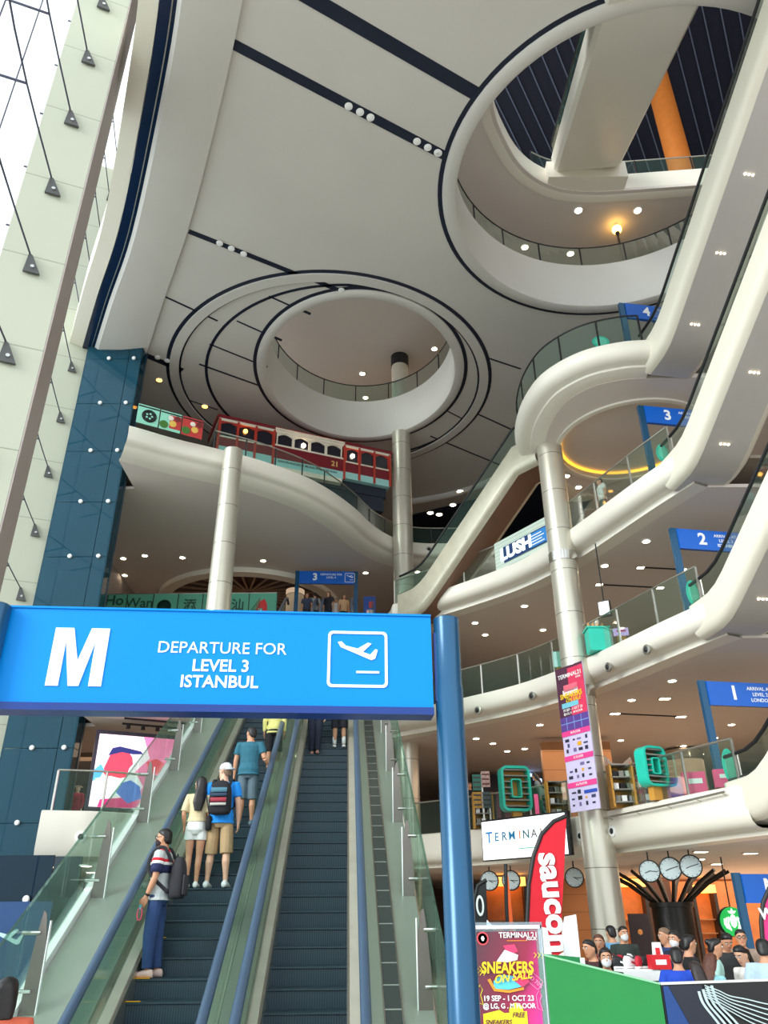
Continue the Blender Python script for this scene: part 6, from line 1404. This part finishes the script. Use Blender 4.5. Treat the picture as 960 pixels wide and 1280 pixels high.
# ================================================================== LEFT LOWER CORNER: SCREEN, SHOP, WALLS
structure(MB().box((-9.2, 30.2, 6.1), (9.4, .25, 3.4)), 'wall_level_one_left', mat('shop_greige', (150, 132, 116), .55))
structure(MB().box((-9.2, 29.6, 1.5), (9.4, .25, 3.0)), 'wall_ground_left', mat('ground_brown', (150, 96, 64), .5, var=.15))
sTL, sTR = aty(125, 917, 24.6), aty(223, 925, 25.6); sTR[2] = sTL[2]; zb = aty(112, 1008, 24.6)[2]; vd = sTR - sTL; VW = np.linalg.norm(vd); vd /= VW; vN = np.cross(vd, UZ); VH = sTL[2] - zb
t = thing('video_screen', 'bright pink and white video screen showing a person in a cap', 'screen', sTL + vd * VW / 2 - UZ * VH)
MB().obox(sTL - UZ * (VH + .08) - vd * .1, vd * (VW + .2), -vN * .2, UZ * (VH + .2)).build('case', mat('screen_case', (54, 46, 66), .4), t)
VQ = lambda u, v, d: sTL + vd * VW * u - UZ * VH * v + vN * d
em = lambda nm, c: mat('led_' + nm, c, .5, emit=.85, var=.05, scale=5)
MB().obox(VQ(0, 1, 0), vd * VW, vN * .01, UZ * VH).build('lit_face', em('pale', (255, 226, 240)), t)
def vp(pts, c, nm, d): return MB().prism([VQ(u, v, d) for u, v in pts], vN * .003).build(nm, c, t)
vp([(.55, 0), (1, 0), (1, 1), (.5, 1), (.62, .7), (.5, .5), (.66, .3)], em('pink', (246, 120, 170)), 'pink_area', .011)
vp([(.10, .52), (.16, .30), (.2, .22), (.36, .2), (.44, .3), (.46, .4), (.42, .46), (.4, .58), (.28, .62), (.16, .6)], em('red', (226, 60, 84)), 'face_shape', .015)
vp([(.14, .30), (.18, .19), (.27, .16), (.38, .18), (.54, .21), (.57, .25), (.44, .26), (.3, .24)], em('navy', (36, 40, 104)), 'cap_shape', .019)
vp([(.02, .62), (.2, .58), (.4, .62), (.52, .74), (.5, .86), (.2, .8), (.02, .84)], em('white', (250, 246, 252)), 'shirt_shape', .019)
vp([(.30, .8), (.36, .66), (.46, .62), (.58, .70), (.62, .86), (.46, .94)], em('blue', (90, 110, 210)), 'blue_shape', .023)
vp([(.0, .5), (.07, .42), (.12, .5), (.08, .62), (.0, .66)], em('sky', (80, 160, 220)), 'sky_shape', .019)
vp([(.12, .9), (.4, .86), (.7, .92), (.9, .8), (1, .78), (1, 1), (.1, 1)], em('magenta', (234, 30, 120)), 'magenta_shape', .019)
vp([(.62, .36), (.74, .3), (.86, .36), (.84, .5), (.7, .52)], em('red', (226, 60, 84)), 'red_shape', .019)
vp([(.7, .6), (.9, .52), (.98, .62), (.8, .74)], em('red', (226, 60, 84)), 'red_shape', .019)
c = aty(98, 968, 28.4); structure(MB().box((c[0], 29.9, 5.7), (1.9, .3, 2.6)), 'door_1', mat('doorway_dark', (30, 26, 30), .5))
tM, FM, _ = person('mannequin in a magenta top in the dark shop doorway left of the video screen', (c[0], 28.6, FL[1]), 1.62, 180, mat('mannequin_white', (220, 216, 214), .4), 'cap', mat('mannequin_white', (220, 216, 214), .4), ('long', (170, 30, 80)), ('trousers', (60, 40, 60)), (60, 60, 60), vox=.02, hands=False)
tM.name = 'mannequin'; tM['category'] = 'mannequin'
MB().box(FM.w((0, 0, 1.67)) , (.22, .26, .04)).build('hat_brim', mat('mannequin_hat', (190, 180, 172), .6), tM)
t = thing('light_rack', 'dark lighting rack above the video screen', 'rack', sTL + V(1.2, 0, .4))
for d in (.1, .5): MB().tube([sTL + vd * .6 + UZ * (.32 + d * .2) + vN * d, sTL + vd * 2.5 + UZ * (.32 + d * .2) + vN * d], .035, 8).build('bar', BLACK, t)
for k in range(4): MB().lathe(sTL + vd * (.8 + .45 * k) + UZ * .36 + vN * .1, [(.05, 0), (.07, -.16)], 12).build('spot_head', BLACK, t)
c = aty(151, 1103, 27.5); t = thing('display_cabinet', 'orange glowing cabinet on the ground floor behind the glass guard', 'cabinet', (c[0], 27.5, 0))
MB().box((c[0], 27.6, .95), (.9, .6, 1.9)).build('carcass', WOOD, t); MB().box((c[0], 27.28, 1.35), (.8, .04, .9)).build('lit_front', mat('cabinet_glow', (250, 130, 60), .5, emit=.9), t)
downlight([(114, 1090), (122, 1098), (92, 1091), (108, 1082), (140, 1083)], FL[1] - 1.36, .13, 'round downlight under the left level 1 balcony', 'downlights under the left level 1')
c = aty(33, 1124, 20.0); t = thing('round_fitting', 'white round glass fitting on the dark lower left glass', 'glass fitting', c); MB().lathe(c, [(.08, .0), (.08, .03), (.06, .05)], 18, (0, -1, 0)).build('cap', LETTER, t, 40); MB().tube([c, c + V(0, .3, 0)], .02, 6).build('rod', STEEL, t)
gA, gB = V(-12.5, 20.02, 0), V(aty(60, 1120, 20.05)[0], 20.05, 0)
structure(MB().obox(gA, gB - gA, V(0, .04, 0), V(0, 0, 3.1)), 'window_2', glass('dark_shop_glass', (40, 70, 86), .14, .5, (24, 60, 84)))
structure(MB().obox(gA + V(0, 1.8, 0), gB - gA, V(0, .1, 0), V(0, 0, 3.2)), 'wall_dark_left', mat('deep_teal', (26, 50, 62), .5, var=.3))
t = thing('banner_board', 'deep blue board with a pale aeroplane mark low at the left edge', 'board', (gB[0] - 1, 19.9, 0))
c = aty(8, 1172, 19.9); MB().obox(V(c[0] - 1.6, 19.9, .02), V(2.5, 0, 0), V(0, .05, 0), V(0, 0, 2.1)).build('board', mat('board_blue', (18, 66, 120), .3), t); plane_icon(MB(), c + V(0, -.012, 0), RX, UZ, 1.1).build('aeroplane_mark', mat('mark_ice', (190, 226, 232), .5), t)  # aeroplane reflected in the dark glass, painted onto the board

c = aty(462, 752, 33.6); t = thing('poster_kiosk', 'small blue and red poster kiosk at the top right of the long escalators', 'kiosk', (c[0], c[1], FL[3]))
MB().box((c[0], c[1], FL[3] + .9), (.55, .3, 1.8)).build('body', mat('kiosk_blue', (30, 80, 170), .5), t)
for k, cc in enumerate(((210, 50, 70), (236, 200, 200), (200, 60, 60))): MB().box((c[0] - .04 + .06 * k, c[1] - .16, FL[3] + .6 + .4 * k), (.42 - .1 * k, .02, .3)).build('print_block', mat('kiosk_%d' % cc[1], cc, .5), t)

# dark shop band deep on level one, left of the banner
fa, fb = aty(588, 950, 38.0), aty(684, 968, 38.0)
t = thing('shop_fascia', 'dark navy shop fascia with blue-white lit strips deep on level 1', 'shop sign', ((fa[0] + fb[0]) / 2, 38.0, FL[1]))
MB().prism([V(fa[0], 38, FL[1] + .0), V(fb[0], 38, FL[1] + .0), V(fb[0], 38, 7.6), V(fa[0], 38, 7.75)], (0, .3, 0)).build('board', mat('fascia_navy', (20, 24, 42), .4), t)
LIT = mat('strip_lit', (170, 205, 255), .5, emit=1.6)
for px, py, w_ in ((600, 941, .5), (612, 947, .8), (645, 963, 1.1), (660, 968, .6), (603, 957, .5), (672, 975, .4)):
    c = aty(px, py, 37.97); MB().obox(c - V(w_ / 2, 0, 0), V(w_, 0, -.22 * w_), (0, .02, 0), (0, 0, .14)).build('lit_strip', LIT, t)
c = aty(637, 961, 37.96)
for dx in (-.14, .12): MB().obox(c + V(dx - .09, 0, -.2), V(.18, 0, .02), (0, .02, 0), (0, 0, .42)).build('orange_mark', mat('mark_orange', (255, 110, 30), .5, emit=1.8), t)
# ------------------------------------------------------------------ settle the remeshed figures
bpy.context.view_layer.update()
dg = bpy.context.evaluated_depsgraph_get()
for o in list(bpy.data.objects):
    if o.type == 'MESH' and len(o.modifiers):
        me = bpy.data.meshes.new_from_object(o.evaluated_get(dg))
        o.modifiers.clear(); o.data = me
        me.shade_smooth()
